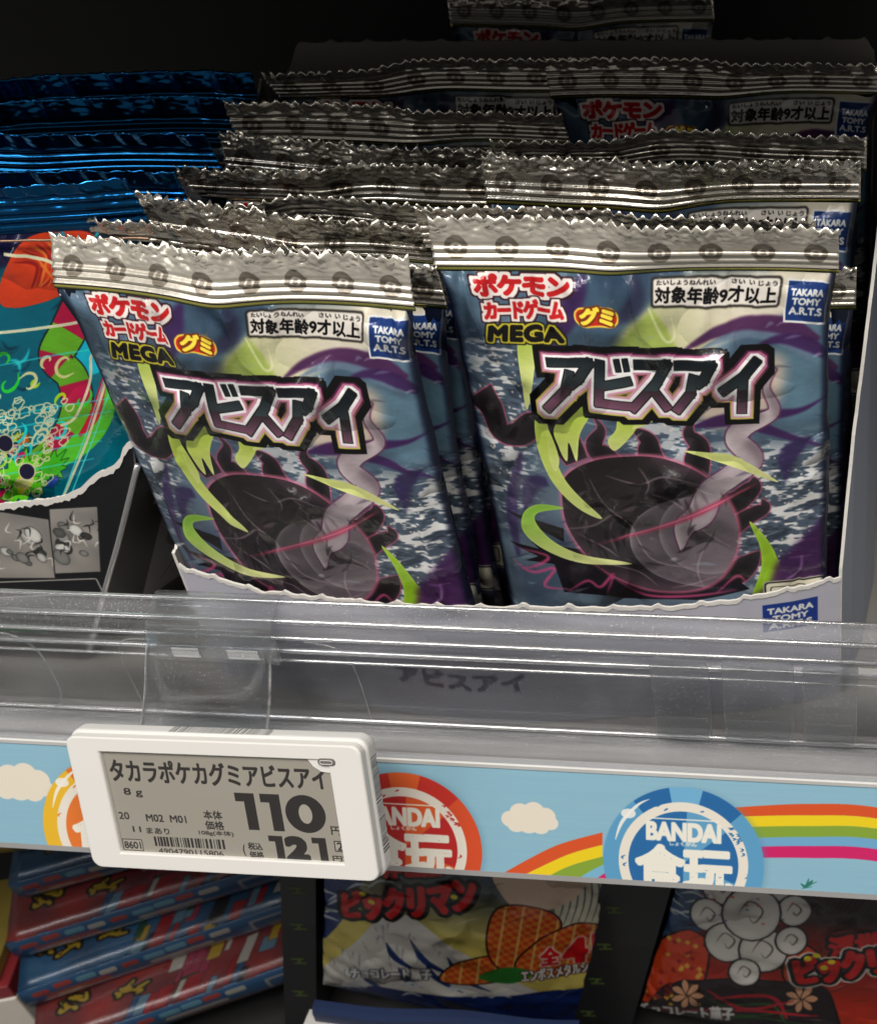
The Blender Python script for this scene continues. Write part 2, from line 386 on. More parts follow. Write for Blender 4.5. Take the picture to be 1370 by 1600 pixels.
    logo("カードゲーム", [(192, 326), (432, 322), (430, 376), (196, 374)], RED, [(.85, C8(70, 40, 52)), (.55, C8(226, 216, 208))], bold=.26, sp=.82)
    logo("MEGA", [(209, 397), (424, 401), (430, 444), (205, 438)], C8(34, 32, 30), [(.62, C8(30, 30, 26)), (.38, C8(196, 184, 60))], bold=.36, sp=1.08)
    q = k5([(468, 340), (594, 340), (594, 396), (468, 396)])
    cx, cy = q.mean(0); m = cv.rrect(cx - 4.6, cy - 1.9, 9.2, 3.8, 1.8)
    cv.fill(cv.dil(m, .4), C8(226, 190, 70)); cv.fill(m, C8(196, 52, 36))
    logo("グミ", [(486, 338), (582, 342), (580, 394), (480, 388)], C8(246, 214, 70), [(.35, C8(120, 60, 30))], bold=.26, sp=.9)
    # age notice
    q = k5([(700, 256), (1086, 262), (1082, 345), (702, 336)])
    m = cv.poly(q, raw=True); m = (blur(m, 3) > .62).astype(float)
    m = np.clip(blur(m, 1), 0, 1)
    cv.fill(cv.dil(m, .5), C8(52, 50, 48)); cv.fill(m, C8(214, 208, 198))
    cv.fill(cv.text("対象年齢9才以上", [(709, 283), (1076, 291), (1074, 337), (709, 328)], bold=.13), BLACK)
    cv.fill(cv.text("たいしょうねんれい", [(712, 262), (890, 266), (890, 280), (712, 276)], bold=.04), BLACK)
    cv.fill(cv.text("さい", [(938, 267), (978, 268), (978, 282), (938, 281)], bold=.04), BLACK)
    cv.fill(cv.text("い", [(992, 269), (1008, 269), (1008, 283), (992, 282)], bold=.03), BLACK)
    cv.fill(cv.text("じょう", [(1020, 270), (1076, 272), (1076, 286), (1020, 284)], bold=.04), BLACK)
    maker_badge(cv, [(1110, 270), (1231, 275), (1226, 392), (1108, 387)])
    # title, drawn as angular strokes
    cv.conv = k3
    S = [[(362, 345), (492, 347), (455, 402), (432, 420)], [(424, 384), (412, 438), (356, 492)],
         [(528, 347), (524, 478), (630, 487)], [(528, 424), (622, 404)],
         [(655, 350), (752, 352), (718, 410), (640, 494)], [(706, 430), (752, 492)],
         [(790, 356), (902, 356), (876, 402), (860, 414)], [(842, 396), (832, 446), (788, 500)],
         [(1050, 346), (1010, 392), (944, 436)], [(1008, 400), (1004, 500)]]
    m = cv.segs(S, 2.05)
    d = cv.segs([[(584, 340), (590, 366)], [(612, 338), (618, 364)]], 1.1)
    m = np.maximum(m, d)
    cv.fill(cv.dil(m, 2.9, True), C8(26, 24, 26))
    cv.grad(cv.dil(m, 1.6, True), C8(92, 40, 74), C8(196, 190, 90), (700, 330), (700, 510))
    cv.grad(cv.dil(m, 1.25, True), C8(176, 110, 140), C8(222, 168, 186), (700, 330), (700, 510))
    cv.fill(cv.dil(m, .78, True), C8(246, 238, 238))
    cv.fill(cv.dil(m, .22, True), C8(40, 40, 44))
    cv.grad(m, C8(28, 38, 44), C8(66, 76, 80), (700, 340), (700, 425))
    low = cv.poly([(340, 422), (1100, 432), (1100, 530), (340, 530)])
    cv.grad(m * low, C8(58, 50, 56), C8(128, 90, 110), (700, 424), (700, 500))
    cv.conv = k5
    # dark blue side margins: back film wrapping round, and gap shade painted in
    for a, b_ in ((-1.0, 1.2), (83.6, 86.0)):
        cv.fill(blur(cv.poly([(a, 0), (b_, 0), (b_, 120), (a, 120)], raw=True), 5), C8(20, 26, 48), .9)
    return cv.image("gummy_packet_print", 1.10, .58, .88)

def paint_seal():
    cv = Canvas(87, 13, 9.0, C8(214, 208, 196), x0=-1, y0=0, seed=7)
    for i in range(8):
        x = 4.6 + i * 10.9; y = 6.9
        m = cv.ell((x, y), 2.5, 2.9) * (1 - cv.ell((x, y + .2), 1.2, 1.35)); cv.fill(m, C8(136, 128, 116))
        m = cv.ell((x, y + .2), .6, .7); cv.fill(m, C8(150, 140, 128))
    cv.fill(cv.poly([(-1, 12.0), (90, 12.0), (90, 12.5), (-1, 12.5)]), C8(196, 188, 84))
    cv.fill(cv.poly([(-1, 12.5), (90, 12.5), (90, 13), (-1, 13)]), C8(90, 96, 60))
    cv.fill(cv.poly([(-1, 11.4), (90, 11.4), (90, 11.9), (-1, 11.9)]), C8(60, 56, 44))
    return cv.image("seal_print", 1.25)

def paint_teal():
    pl = Plane((-190, 2, 0), (1, 0, 0), (0, 0, -1))
    cv = Canvas(105, 118, 7.0, C8(14, 96, 110), x0=0, y0=-12, conv=pl, seed=9)
    H, W, rng = cv.H, cv.W, cv.rng
    cv.fill(blur(cv.poly([(-500, 250), (260, 320), (240, 430), (90, 420), (-400, 440)]), 14), C8(12, 52, 62))
    n = vnoise(H, W, 12, 9, rng); cv.fill(np.clip(n * 2 - 1, 0, 1), C8(40, 168, 180), .6)
    cv.fill(cv.poly([(85, 500), (160, 470), (180, 560), (120, 600), (84, 560)], sm=True), C8(44, 170, 204))
    cv.fill(blur(cv.poly([(-140, 330), (60, 330), (80, 390), (-20, 420), (-140, 430)], sm=True), 3), C8(26, 26, 58))
    m = cv.poly([(-40, 400), (20, 384), (70, 392), (90, 416), (84, 446), (60, 470), (10, 486), (-50, 480)], sm=True); cv.fill(m, C8(176, 78, 52))
    for i in range(22):
        a = .2 + i * .13; x = 20 + 62 * math.cos(a); y = 430 - 40 * math.sin(a) * .9
        cv.fill(m * cv.stroke([(x, y), ((x + 20) / 2 + 8, (y + 440) / 2), (20 + rng.uniform(-30, 30), 462)], [.2, .9, .2]), [C8(120, 42, 40), C8(214, 120, 70), C8(150, 60, 46)][i % 3], .9)
    for i in range(30):
        x, y = rng.uniform(-60, 180), rng.uniform(340, 620); t = rng.uniform(0, 3.1)
        cv.fill(blur(cv.stroke([(x, y), (x + 18 * math.cos(t), y + 18 * math.sin(t)), (x + 34 * math.cos(t + .5), y + 34 * math.sin(t + .5))], [.1, rng.uniform(.3, 1.4), .1]), 1), [C8(90, 214, 220), C8(8, 50, 66), C8(30, 150, 190)][i % 3], .7)
    # banded green / wine ribbon
    path = smooth([(90, 470), (70, 530), (60, 570), (95, 600), (120, 650), (110, 700), (60, 740)], 10, False)
    m = cv.stroke(path, 8.6, sm=False); cv.fill(cv.dil(m, .35), C8(24, 40, 44)); cv.fill(m, C8(104, 152, 60))
    for i in range(4, len(path) - 6, 14): cv.fill(cv.stroke(path[i:i + 7], 8.6, sm=False), C8(150, 40, 78))
    m = cv.stroke([(165, 620), (170, 660), (150, 700), (90, 740)], [2, 6, 7, 3]); cv.fill(m, C8(96, 170, 66))
    cv.fill(cv.stroke([(150, 600), (155, 660), (140, 690)], [1, 3, 1]), C8(170, 44, 70))
    # leafy bursts
    for c, r, col in (((60, 745), 62, C8(104, 178, 52)), ((110, 735), 34, C8(78, 160, 48)), ((0, 780), 50, C8(176, 36, 96)), ((30, 690), 24, C8(168, 190, 90)), ((-80, 740), 60, C8(80, 150, 60)),
                      ((42, 688), 14, C8(206, 96, 50)), ((122, 755), 14, C8(52, 80, 150))):
        t = np.linspace(0, 2 * np.pi, 22, endpoint=False); rr = r * np.where(np.arange(22) % 2, .62, 1.0) * rng.uniform(.8, 1.1, 22)
        m = cv.poly(np.stack([c[0] + rr * np.cos(t), c[1] + rr * .8 * np.sin(t)], 1)); cv.fill(cv.dil(m, .2), C8(26, 60, 40)); cv.fill(m, col)
    cv.fill(cv.poly([(50, 745), (75, 738), (84, 755), (66, 770)], sm=True), C8(206, 200, 70))
    for i in range(26):
        cx, cy = rng.uniform(-60, 170), rng.uniform(500, 770); r = rng.uniform(8, 24); t0 = rng.uniform(0, 6.28)
        P = [(cx + r * (1 - k / 9) * math.cos(t0 + k * .7), cy + r * (1 - k / 9) * math.sin(t0 + k * .7)) for k in range(8)]
        cv.fill(cv.stroke(P, [.2, .7, .9, .9, .8, .7, .5, .1]), [C8(180, 216, 60), C8(236, 232, 170), C8(70, 190, 70), C8(200, 40, 110), C8(60, 220, 226), C8(20, 40, 60)][i % 6], .85)
    # fine light lines
    for y in (560, 640, 660, 690, 705, 730): cv.fill(cv.stroke([(-100, y + 20), (60, y + 4), (185, y - 4)], [.1, .5, .3]), C8(90, 210, 214), .55)
    for x in (150, 166): cv.fill(cv.stroke([(x, 560), (x + 3, 780)], [.3, .5], sm=False), C8(130, 226, 222), .7)
    # light gold squiggles and bubble outlines
    G = C8(236, 226, 180)
    for p in ([(-60, 410), (10, 425), (50, 450), (90, 468), (118, 480), (120, 505), (70, 520), (-80, 524)],
              [(118, 570), (130, 562), (148, 575), (154, 600), (158, 700), (155, 790)], [(118, 570), (128, 610), (122, 660), (100, 672)]):
        cv.fill(cv.stroke(p, .75), G)
    for i in range(80):
        x, y = rng.uniform(-30, 116), rng.uniform(615, 770); r = rng.uniform(2.5, 9)
        if x < 20 or y > 640 - (x - 20) * .1:
            t = np.linspace(0, 2 * np.pi, 12, endpoint=False); rr = r * rng.uniform(.7, 1.25, 12)
            m = cv.poly(np.stack([x + rr * np.cos(t), y + rr * .8 * np.sin(t)], 1), sm=True)
            cv.fill(np.clip(cv.dil(m, .32) - m, 0, 1), G)
    for c, r in (((66, 735), 15), ((10, 690), 14)):
        m = cv.ell(pl([c])[0], r * .165, r * .16); cv.fill(cv.dil(m, .3), G); cv.fill(m, C8(40, 36, 60))
    # pink-outlined long box near the top
    q = [(108, 333), (205, 322), (300, 318), (300, 338), (205, 342), (110, 353)]
    m = cv.poly(q, sm=False); cv.fill(cv.dil(m, .3), C8(150, 92, 84)); cv.fill(m, C8(14, 40, 48))
    return cv.image("teal_packet_print", 1.5, .5, 1.25)

def paint_strip(pl):
    cv = Canvas(520, 31, 8, C8(142, 186, 206), x0=-300, y0=0, conv=pl, seed=3)
    rng = cv.rng
    n = vnoise(cv.H, cv.W, 90, 30, rng); cv.fill(n, C8(128, 174, 198), .35)
    k7 = Crop(pl, 670, 900, 1.957)
    def cloud(cx, cy, s):
        m = 0
        for dx, dy, r in ((-5, .6, 2.6), (-2.2, -1.4, 3.0), (1.6, -2.0, 3.0), (4.8, -.6, 2.9), (6.2, 1.2, 2.2), (0, 1.6, 3.2), (-3.4, 2.0, 2.6), (3.4, 2.2, 2.6)):
            m = np.maximum(m, cv.ell((cx + dx * s, cy + dy * s), r * s, r * s * .92))
        cv.fill(m, C8(228, 220, 204))
    for px, s in (((825, 1278), .93), ((30, 1222), 1.15)): q = pl([px])[0]; cloud(q[0], q[1], s)
    for x in (120, 200, -190, -265): cloud(x, 9 + (x % 5), 1.0)
    # rainbows
    cv.conv = k7
    OR, YE, GR, LB, MG = C8(214, 84, 40), C8(236, 208, 30), C8(132, 164, 56), C8(112, 168, 208), C8(206, 34, 104)
    ys = [(708, 697, 708), (736, 732, 742), (768, 765, 773), (803, 798, 806), (830, 826, 836), (862, 862, 873)]
    xs = (930, 1150, 1370)
    for i, c in enumerate((OR, YE, GR, LB, MG)):
        top = smooth([(x, y) for x, y in zip(xs, ys[i])] + [(1700, ys[i][2] + 75)], 10, False); bot = smooth([(x, y) for x, y in zip(xs, ys[i + 1])] + [(1700, ys[i + 1][2] + 75)], 10, False)
        cv.fill(cv.poly(np.concatenate([top, bot[::-1]])), c)
    tops = [[(200, 925), (300, 868), (400, 820), (530, 784)], [(270, 925), (330, 895), (430, 850), (530, 822)], [(355, 925), (400, 900), (450, 880), (530, 858)],
            [(450, 930), (480, 910), (530, 884), (560, 880)], [(500, 935), (520, 920), (545, 905), (565, 900)], [(540, 940), (550, 935), (560, 930), (570, 925)]]
    for i, c in enumerate((OR, YE, GR, C8(120, 180, 210), MG)):
        a, b = smooth(tops[i], 8, False), smooth(tops[i + 1], 8, False)
        cv.fill(cv.poly(np.concatenate([a, b[::-1]])), c)
    m = 0
    for p in ([(1135, 940), (1152, 950), (1160, 925)], [(1152, 950), (1185, 935)], [(1150, 952), (1165, 940), (1172, 930)], [(1140, 955), (1170, 950)]):
        m = np.maximum(m, cv.stroke(p, [.2] + [.9] * (len(p) - 2) + [.2]))
    cv.fill(m, C8(46, 116, 104))
    cv.conv = None
    def badge(cx, cy, light, dark, mid, inner, inner2, R=20.6):
        ball = cv.ell((cx, cy), R, R, n=90)
        cv.fill(blur(np.roll(ball, 6, 1), 6), C8(96, 140, 166), .45)
        cv.fill(ball, light)
        for a0, a1, c in ((-128, -100, dark), (-100, -76, mid), (-76, -44, dark), (-160, -128, light), (-44, -10, light), (150, 190, light)):
            t = np.radians([a0, (a0 + a1) / 2, a1]); P = [(cx, cy)] + [(cx + 1.3 * R * np.cos(x), cy + 1.3 * R * np.sin(x)) for x in t]
            cv.fill(ball * cv.poly(P), c)
        ring = cv.ell((cx, cy), 16.6, 16.6, n=80); inn = cv.ell((cx, cy), 14.1, 14.1, n=80)
        cv.fill(ring, C8(232, 226, 214)); cv.fill(inn, inner)
        t = np.radians([-86, -60, -40]); P = [(cx, cy)] + [(cx + 20 * np.cos(x), cy + 20 * np.sin(x)) for x in t]
        cv.fill(inn * cv.poly(P), inner2)
        t = np.radians([20, 60, 90]); P = [(cx, cy)] + [(cx + 20 * np.cos(x), cy + 20 * np.sin(x)) for x in t]
        cv.fill(inn * cv.poly(P), inner2)
        m = 0
        for i in range(22):       # chips worn out of the ring
            a = rng.uniform(0, 6.28) if i > 8 else rng.uniform(-.75, -.45); r = rng.uniform(14.4, 16.6)
            m = np.maximum(m, cv.stroke([(cx + r * np.cos(a), cy + r * np.sin(a)), (cx + (r + .5) * np.cos(a + .05), cy + (r + .3) * np.sin(a + .03)), (cx + (r - .4) * np.cos(a + .07), cy + (r + .4) * np.sin(a + .07))], [.1, .45, .1]))
        cv.fill(m * ring, inner)
        Wt = C8(238, 234, 222)
        cv.fill(cv.text("BANDAI", quadbox(cx - 9.2, cy - 10.8, 18.6, 4.6), bold=.34, spacing=1.0), Wt)
        cv.fill(cv.poly([(cx - 9.4, cy - 12.1), (cx + 9.4, cy - 12.1), (cx + 9.4, cy - 11.75), (cx - 9.4, cy - 11.75)]), Wt)
        cv.fill(cv.text("しょくがん", quadbox(cx - 3.4, cy - 5.9, 6.8, 1.1), bold=.08), Wt)
        m = cv.text("食玩", quadbox(cx - 11.8, cy - 4.4, 24.0, 12.6), bold=.62, spacing=.96)
        chip = np.clip((vnoise(cv.H, cv.W, 70, 900, rng) - .93) * 20, 0, 1)
        cv.fill(m * (1 - chip * .8), Wt)
        g = cv.stroke([(cx - 17.4, cy - 5.5), (cx - 15.6, cy - 10.5), (cx - 11.6, cy - 15.2), (cx - 8.5, cy - 17)], [.2, .9, .7, .1]); cv.fill(g, WHITE, .95)
        cv.fill(cv.ell((cx - 14.0, cy - 12.8), 1.9, 1.3), WHITE, .9)
    bx, cy0 = pl([(1065, 1349)])[0]; bx += .3; badge(bx, cy0, C8(92, 158, 200), C8(38, 104, 164), C8(112, 176, 214), C8(40, 106, 166), C8(96, 160, 200))
    rx = pl([(752, 1300)])[0][0] - 20.6
    badge(rx, cy0, C8(214, 80, 42), C8(196, 48, 38), C8(222, 96, 44), C8(190, 40, 40), C8(222, 92, 44))
    lx = pl([(64, 1250)])[0][0] + 20.6
    badge(lx, cy0, C8(232, 184, 46), C8(222, 120, 44), C8(240, 190, 60), C8(226, 120, 50), C8(238, 160, 60))
    badge(bx + 75, cy0, C8(104, 176, 80), C8(60, 140, 60), C8(140, 196, 90), C8(60, 140, 60), C8(120, 180, 80))
    return cv.image("strip_print", .93)

def paint_screen(w_, h):
    cv = Canvas(w_, h, 16, C8(138, 135, 126), seed=2)
    K = C8(44, 42, 42)
    n = vnoise(cv.H, cv.W, 6, 10, cv.rng); cv.fill(n, C8(136, 132, 122), .5)
    X = lambda u: u * w_; Y = lambda v: v * h
    def T(t, u0, v0, u1, v1, b=0, c=K, op=1): cv.fill(cv.text(t, [(X(u0), Y(v0)), (X(u1), Y(v0)), (X(u1), Y(v1)), (X(u0), Y(v1))], bold=b), c, op)
    T("タカラポケカグミアビスアイ", .035, .115, .955, .315, .16)
    T("8 g", .075, .375, .155, .455, .05)
    T("20", .03, .60, .075, .665, .04); T("M02", .15, .61, .225, .675, .05); T("M01", .255, .61, .325, .675, .05)
    T("本体", .405, .55, .485, .63, .05); T("価格", .405, .645, .485, .725, .05)
    def one(u0, v0, u1, v1):
        x0, x1, y0, y1 = X(u0), X(u1), Y(v0), Y(v1); a = (x1 - x0) * .56
        cv.fill(cv.poly([(x0, y0), (x1, y0), (x1, y1), (x1 - a, y1), (x1 - a, y0 + (y1 - y0) * .23), (x0, y0 + (y1 - y0) * .23)]), K)
    one(.555, .375, .638, .71); one(.662, .375, .745, .71)
    c = (X(.845), Y(.5425)); cv.fill(cv.ell(c, X(.084), Y(.172)), K); cv.fill(cv.ell(c, X(.028), Y(.088)), C8(146, 142, 132))
    one(.668, .755, .728, .985); one(.852, .755, .912, .985)
    T("2", .745, .775, .825, .965, .75)
    T("円", .942, .645, .985, .72, .05)
    m = cv.rrect(X(.945), Y(.775), X(.045), Y(.10), .2); cv.fill(m, K); cv.fill(cv.rrect(X(.945) + .25, Y(.775) + .25, X(.045) - .5, Y(.10) - .5, .1), C8(146, 142, 132))
    T("2", .957, .79, .98, .862, .05)
    T("円)", .93, .915, .985, .975, .05)
    T("11", .08, .73, .115, .78, .06); T("まあり", .14, .735, .24, .79, .04); T("108g(本体)", .37, .735, .52, .785, .03)
    m = cv.rrect(X(.02), Y(.85), X(.09), Y(.11), .2); cv.fill(m, K); cv.fill(cv.rrect(X(.02) + .2, Y(.85) + .2, X(.09) - .4, Y(.11) - .4, .1), C8(146, 142, 132)); T("8601", .028, .875, .10, .94, .05)
    T("税込", .575, .83, .635, .895, .05); T("価格", .575, .91, .635, .975, .05); T("(", .55, .85, .56, .96, .03)
    x = X(.165)
    while x < X(.47):
        b = cv.rng.choice([.22, .22, .44, .6]); cv.fill(cv.poly([(x, Y(.815)), (x + b, Y(.815)), (x + b, Y(.905)), (x, Y(.905))]), K); x += b + cv.rng.choice([.22, .4, .5])
    T("4904790115806", .175, .925, .46, .975, .02)
    return cv.image("screen_print", 1.3)

def paint_tray():
    cv = Canvas(180, 60, 7, C8(194, 194, 206), x0=-5, y0=0, seed=2)      # x runs from the left corner, y down from z=-76
    n = vnoise(cv.H, cv.W, 20, 40, cv.rng); cv.fill(n, C8(184, 184, 198), .6)
    q = [(152.8, 8.6), (166.8, 8.6), (166.8, 17.5), (152.8, 17.5)]
    cv.fill(cv.poly(q), C8(28, 58, 140))
    for t, y, w_ in (("TAKARA", 10.1, 11.6), ("TOMY", 12.6, 9), ("A.R.T.S", 15.0, 11)):
        cv.fill(cv.text(t, quadbox(159.8 - w_ / 2, y, w_, 1.75), bold=.16), WHITE)
    cv.fill(cv.text("アビスアイ", quadbox(58, 26, 34, 5.6), bold=.35), C8(52, 50, 84))
    return cv.image("tray_print", 1.0)

def paint_cards():
    """plain greyscale picture cards and outlined boxes printed on the black carton"""
    pl = Plane((-200, -2, -40), (1, 0, 0), (0, 0, -1))
    cv = Canvas(130, 82, 7, C8(16, 16, 19), x0=0, y0=0, conv=pl, seed=5); rng = cv.rng
    for q in ([(78, 796), (152, 792), (157, 893), (84, 896)], [(0, 800), (76, 812), (86, 903), (-8, 903)], [(-110, 805), (-12, 800), (-14, 905), (-112, 905)]):
        m = cv.poly(q); cv.fill(cv.dil(m, .3), C8(30, 30, 32)); cv.fill(m, C8(150, 146, 140))
        n = vnoise(cv.H, cv.W, 14, 22, rng); cv.fill(m * n, C8(92, 90, 88), .8)
        for _ in range(9):
            c = np.array(q).mean(0) + rng.uniform(-30, 30, 2); k = rng.uniform(.8, 2.3)
            g = cv.ell(pl([c])[0], k, k * rng.uniform(.7, 1.3)); v = rng.uniform(50, 215)
            cv.fill(m * cv.dil(g, .15), C8(30, 30, 32)); cv.fill(m * g, C8(v, v, v * .97)); cv.fill(m * np.clip(g - blur(g, 3), 0, 1), C8(24, 24, 26), .6)
        for _ in range(16):
            c = np.array(q).mean(0) + rng.uniform(-34, 34, 2); t = rng.uniform(0, 6.28)
            cv.fill(m * cv.stroke([c, c + [10 * math.cos(t), 8 * math.sin(t)], c + [16 * math.cos(t + 1), 16 * math.sin(t + 1)]], [.1, .5, .1]), [C8(28, 28, 30), C8(210, 206, 200)][_ % 2], .85)
    q = [(-40, 912), (150, 905), (160, 925), (-40, 935)]; m = cv.poly(q); cv.fill(np.clip(cv.dil(m, .35) - m, 0, 1), C8(170, 166, 160))
    return cv.image("carton_print", 1.3)
def paint_side():
    cv = Canvas(60, 70, 7, C8(15, 15, 18), seed=6)
    m = cv.rrect(10, 6, 16, 20, 1); cv.fill(m, C8(120, 118, 118))
    m = cv.rrect(14, 30, 20, 32, 1.5); cv.fill(m, C8(112, 110, 114))
    for i in range(4):
        cv.fill(cv.stroke([(20 + i * 3, 34), (18 + i * 3, 42), (23 + i * 3, 50), (19 + i * 3, 58)], [.2, 1.2, 1.0, .2]), C8(50, 50, 54), .8)
    return cv.image("carton_side_print", 1.2)

def paint_choco(which):
    a = math.radians(14); pl = Plane((-86, 16, -206) if which == 0 else (38, 16, -206), (math.cos(a), 0, -math.sin(a)), (-math.sin(a), 0, -math.cos(a)))
    x0 = -4 if which == 0 else -4
    cv = Canvas(112, 108, 7, C8(190, 176, 120), x0=x0, y0=0, conv=pl, seed=11 + which); rng = cv.rng
    H, W = cv.H, cv.W
    if which == 0:
        cv.grad(np.ones((H, W)), C8(40, 60, 100), C8(206, 190, 110), (700, 1330), (700, 1470))
        cv.fill(cv.poly([(440, 1330), (560, 1330), (540, 1420), (470, 1500), (430, 1500)], sm=True), C8(36, 66, 118))
        for i in range(14):
            x = 480 + rng.uniform(-20, 90); y = 1370 + rng.uniform(0, 90); cv.fill(cv.stroke([(x, y), (x + 20, y - 12), (x + 46, y - 10)], [.2, 1.3, .2]), C8(206, 212, 212), .9)
        # generic snow-capped hill over dark water
        cv.fill(cv.poly([(440, 1600), (475, 1540), (560, 1462), (590, 1428), (640, 1424), (700, 1470), (790, 1520), (860, 1560), (860, 1620)]), C8(206, 204, 196))
        for i in range(70):
            x = rng.uniform(500, 690); y = rng.uniform(1436, 1520)
            if y > 1428 + abs(x - 610) * .62: cv.fill(cv.stroke([(x, y), (x + rng.uniform(-5, 8), y + rng.uniform(5, 14))], [.9, .2], sm=False), C8(150, 152, 156), .8)
        for x, y, l in ((600, 1470, 60), (640, 1462, 80), (665, 1500, 60), (700, 1490, 70), (560, 1520, 40), (620, 1510, 40)):
            cv.fill(cv.stroke([(x, y), (x + l * .3, y + l * .45), (x + l, y + l * .8)], [.5, 3.6, .6]), C8(36, 62, 112), .95)
        cv.fill(cv.poly([(430, 1600), (560, 1548), (700, 1555), (940, 1560), (950, 1640), (430, 1640)], sm=True), C8(34, 58, 108))
        for i in range(16):
            x = rng.uniform(480, 800); y = 1538 + rng.uniform(0, 22); cv.fill(cv.stroke([(x, y), (x + 16, y - 7), (x + 34, y)], [.3, 1.8, .3]), C8(190, 194, 200))
        # patterned cloth-like blobs and a pale round
        cv.fill(cv.poly([(868, 1330), (980, 1330), (985, 1420), (940, 1462), (880, 1455)], sm=True), C8(206, 200, 176))
        for x in range(870, 990, 11): cv.fill(cv.stroke([(x, 1345), (x + 14, 1410), (x + 4, 1450)], [.2, .6, .2]), C8(56, 60, 78), .8)
        cv.fill(cv.poly([(770, 1340), (920, 1330), (915, 1400), (860, 1425), (800, 1415)], sm=True), C8(224, 190, 166))
        def plaid(P):
            m = cv.poly(P, sm=True); cv.fill(cv.dil(m, .7), C8(30, 22, 24)); cv.fill(m, C8(212, 128, 62))
            g = np.zeros((H, W)); yy, xx = np.mgrid[0:H, 0:W]
            ch = (((xx // 15) + (yy // 15)) % 2) == 0; cv.fill(m * ch, C8(196, 84, 52)); cv.fill(m * ((xx % 45) < 6), C8(226, 190, 120), .8)
        plaid([(690, 1530), (720, 1500), (800, 1490), (830, 1520), (780, 1530)])
        plaid([(780, 1420), (850, 1424), (880, 1450), (850, 1480), (800, 1515), (765, 1480)])
        plaid([(810, 1510), (850, 1470), (910, 1450), (950, 1470), (940, 1510), (880, 1530)])
        m = cv.poly([(750, 1522), (790, 1508), (840, 1520), (800, 1535)], sm=True); cv.fill(m, C8(64, 130, 66))
        tq = [(528, 1400), (738, 1368), (744, 1418), (530, 1438)]
        m = cv.text("ビックリマン", tq, bold=1.0, spacing=.9)
        cv.fill(cv.dil(m, 1.7), C8(30, 22, 22)); cv.fill(m, C8(206, 36, 36))
        for x, y in ((560, 1398), (575, 1410), (710, 1398)):
            cv.fill(cv.ell(pl([(x, y)])[0], 1.3, 1.3), C8(226, 206, 50))
        m = cv.text("浮世絵", [(590, 1340), (680, 1336), (690, 1366), (596, 1372)], bold=.6); cv.fill(cv.dil(m, 1), BLACK); cv.fill(m, C8(196, 40, 36))
        m = cv.text("全", [(850, 1484), (878, 1482), (878, 1508), (850, 1510)], bold=.5); cv.fill(cv.dil(m, .4), WHITE); cv.fill(m, C8(206, 40, 48))
        m = cv.text("41", [(888, 1476), (940, 1472), (942, 1508), (888, 1512)], bold=1.1); cv.fill(cv.dil(m, .5), C8(230, 200, 190)); cv.fill(m, C8(206, 40, 48))
        m = cv.text("エンボスメタルシール", [(818, 1515), (950, 1512), (952, 1530), (820, 1533)], bold=.2); cv.fill(cv.dil(m, .5), C8(90, 60, 50)); cv.fill(m, WHITE)
        m = cv.text("チョコレート菓子", [(540, 1514), (672, 1510), (674, 1528), (542, 1532)], bold=.25); cv.fill(cv.dil(m, .6), C8(90, 96, 110)); cv.fill(m, WHITE)
    else:
        cv.grad(np.ones((H, W)), C8(70, 20, 24), C8(206, 70, 40), (1200, 1380), (1200, 1580))
        cv.fill(blur(cv.poly([(1180, 1330), (1420, 1330), (1420, 1450), (1250, 1440)]), 20), C8(48, 22, 34))
        for i in range(12): cv.fill(cv.stroke([(1400 - i * 9, 1380), (1350 - i * 10, 1440)], [.5, .1], sm=False), C8(140, 130, 136), .5)
        cv.fill(cv.poly([(990, 1330), (1180, 1330), (1110, 1440), (1000, 1500), (960, 1500)], sm=True), C8(66, 92, 124))
        for i in range(26):
            x = rng.uniform(1000, 1100); y = rng.uniform(1360, 1440); cv.fill(cv.stroke([(x, y), (x + 22, y - 5), (x + 44, y + 2)], [.2, 1.2, .2]), C8(196, 204, 206), .9)
        def blob(P, c, o=.8): m = cv.poly(P, sm=True); cv.fill(cv.dil(m, o), C8(28, 22, 24)); cv.fill(m, c)
        blob([(1005, 1500), (1060, 1460), (1100, 1480), (1080, 1560), (1010, 1580), (985, 1560)], C8(206, 82, 48))
        blob([(1235, 1470), (1280, 1490), (1260, 1540), (1225, 1520)], C8(206, 82, 48))
        blob([(1020, 1560), (1110, 1530), (1240, 1530), (1300, 1560), (1290, 1680), (1010, 1680)], C8(56, 44, 50))
        for k in range(60):        # pattern of small squares on the orange parts
            x, y = rng.uniform(990, 1100), rng.uniform(1470, 1575); g = cv.poly([(x, y - 4), (x + 5, y), (x, y + 4), (x - 5, y)])
            cv.fill(g, [C8(240, 190, 80), C8(150, 40, 34)][k % 2], .8)
        for k, (x, y, r) in enumerate([(1120, 1385, 30), (1165, 1365, 34), (1215, 1380, 30), (1240, 1420, 26), (1100, 1430, 28), (1130, 1470, 34), (1190, 1480, 38), (1235, 1465, 24), (1160, 1515, 24), (1170, 1425, 46)]):
            P = [(x + r * math.cos(t), y + r * .85 * math.sin(t)) for t in np.linspace(0, 6.28, 20, endpoint=False)]
            m = cv.poly(P); cv.fill(cv.dil(m, .7), C8(34, 28, 32)); cv.fill(m, C8(226, 222, 212)); cv.fill(np.clip(m - blur(m, 6), 0, 1) * m, C8(168, 166, 172), .8)
            cv.fill(cv.stroke([(x - r * .5, y + r * .1), (x - r * .1, y - r * .4), (x + r * .4, y - r * .1), (x + r * .1, y + r * .3), (x - r * .1, y + r * .05)], [.1, .6, .7, .5, .1]), C8(90, 70, 76), .9)
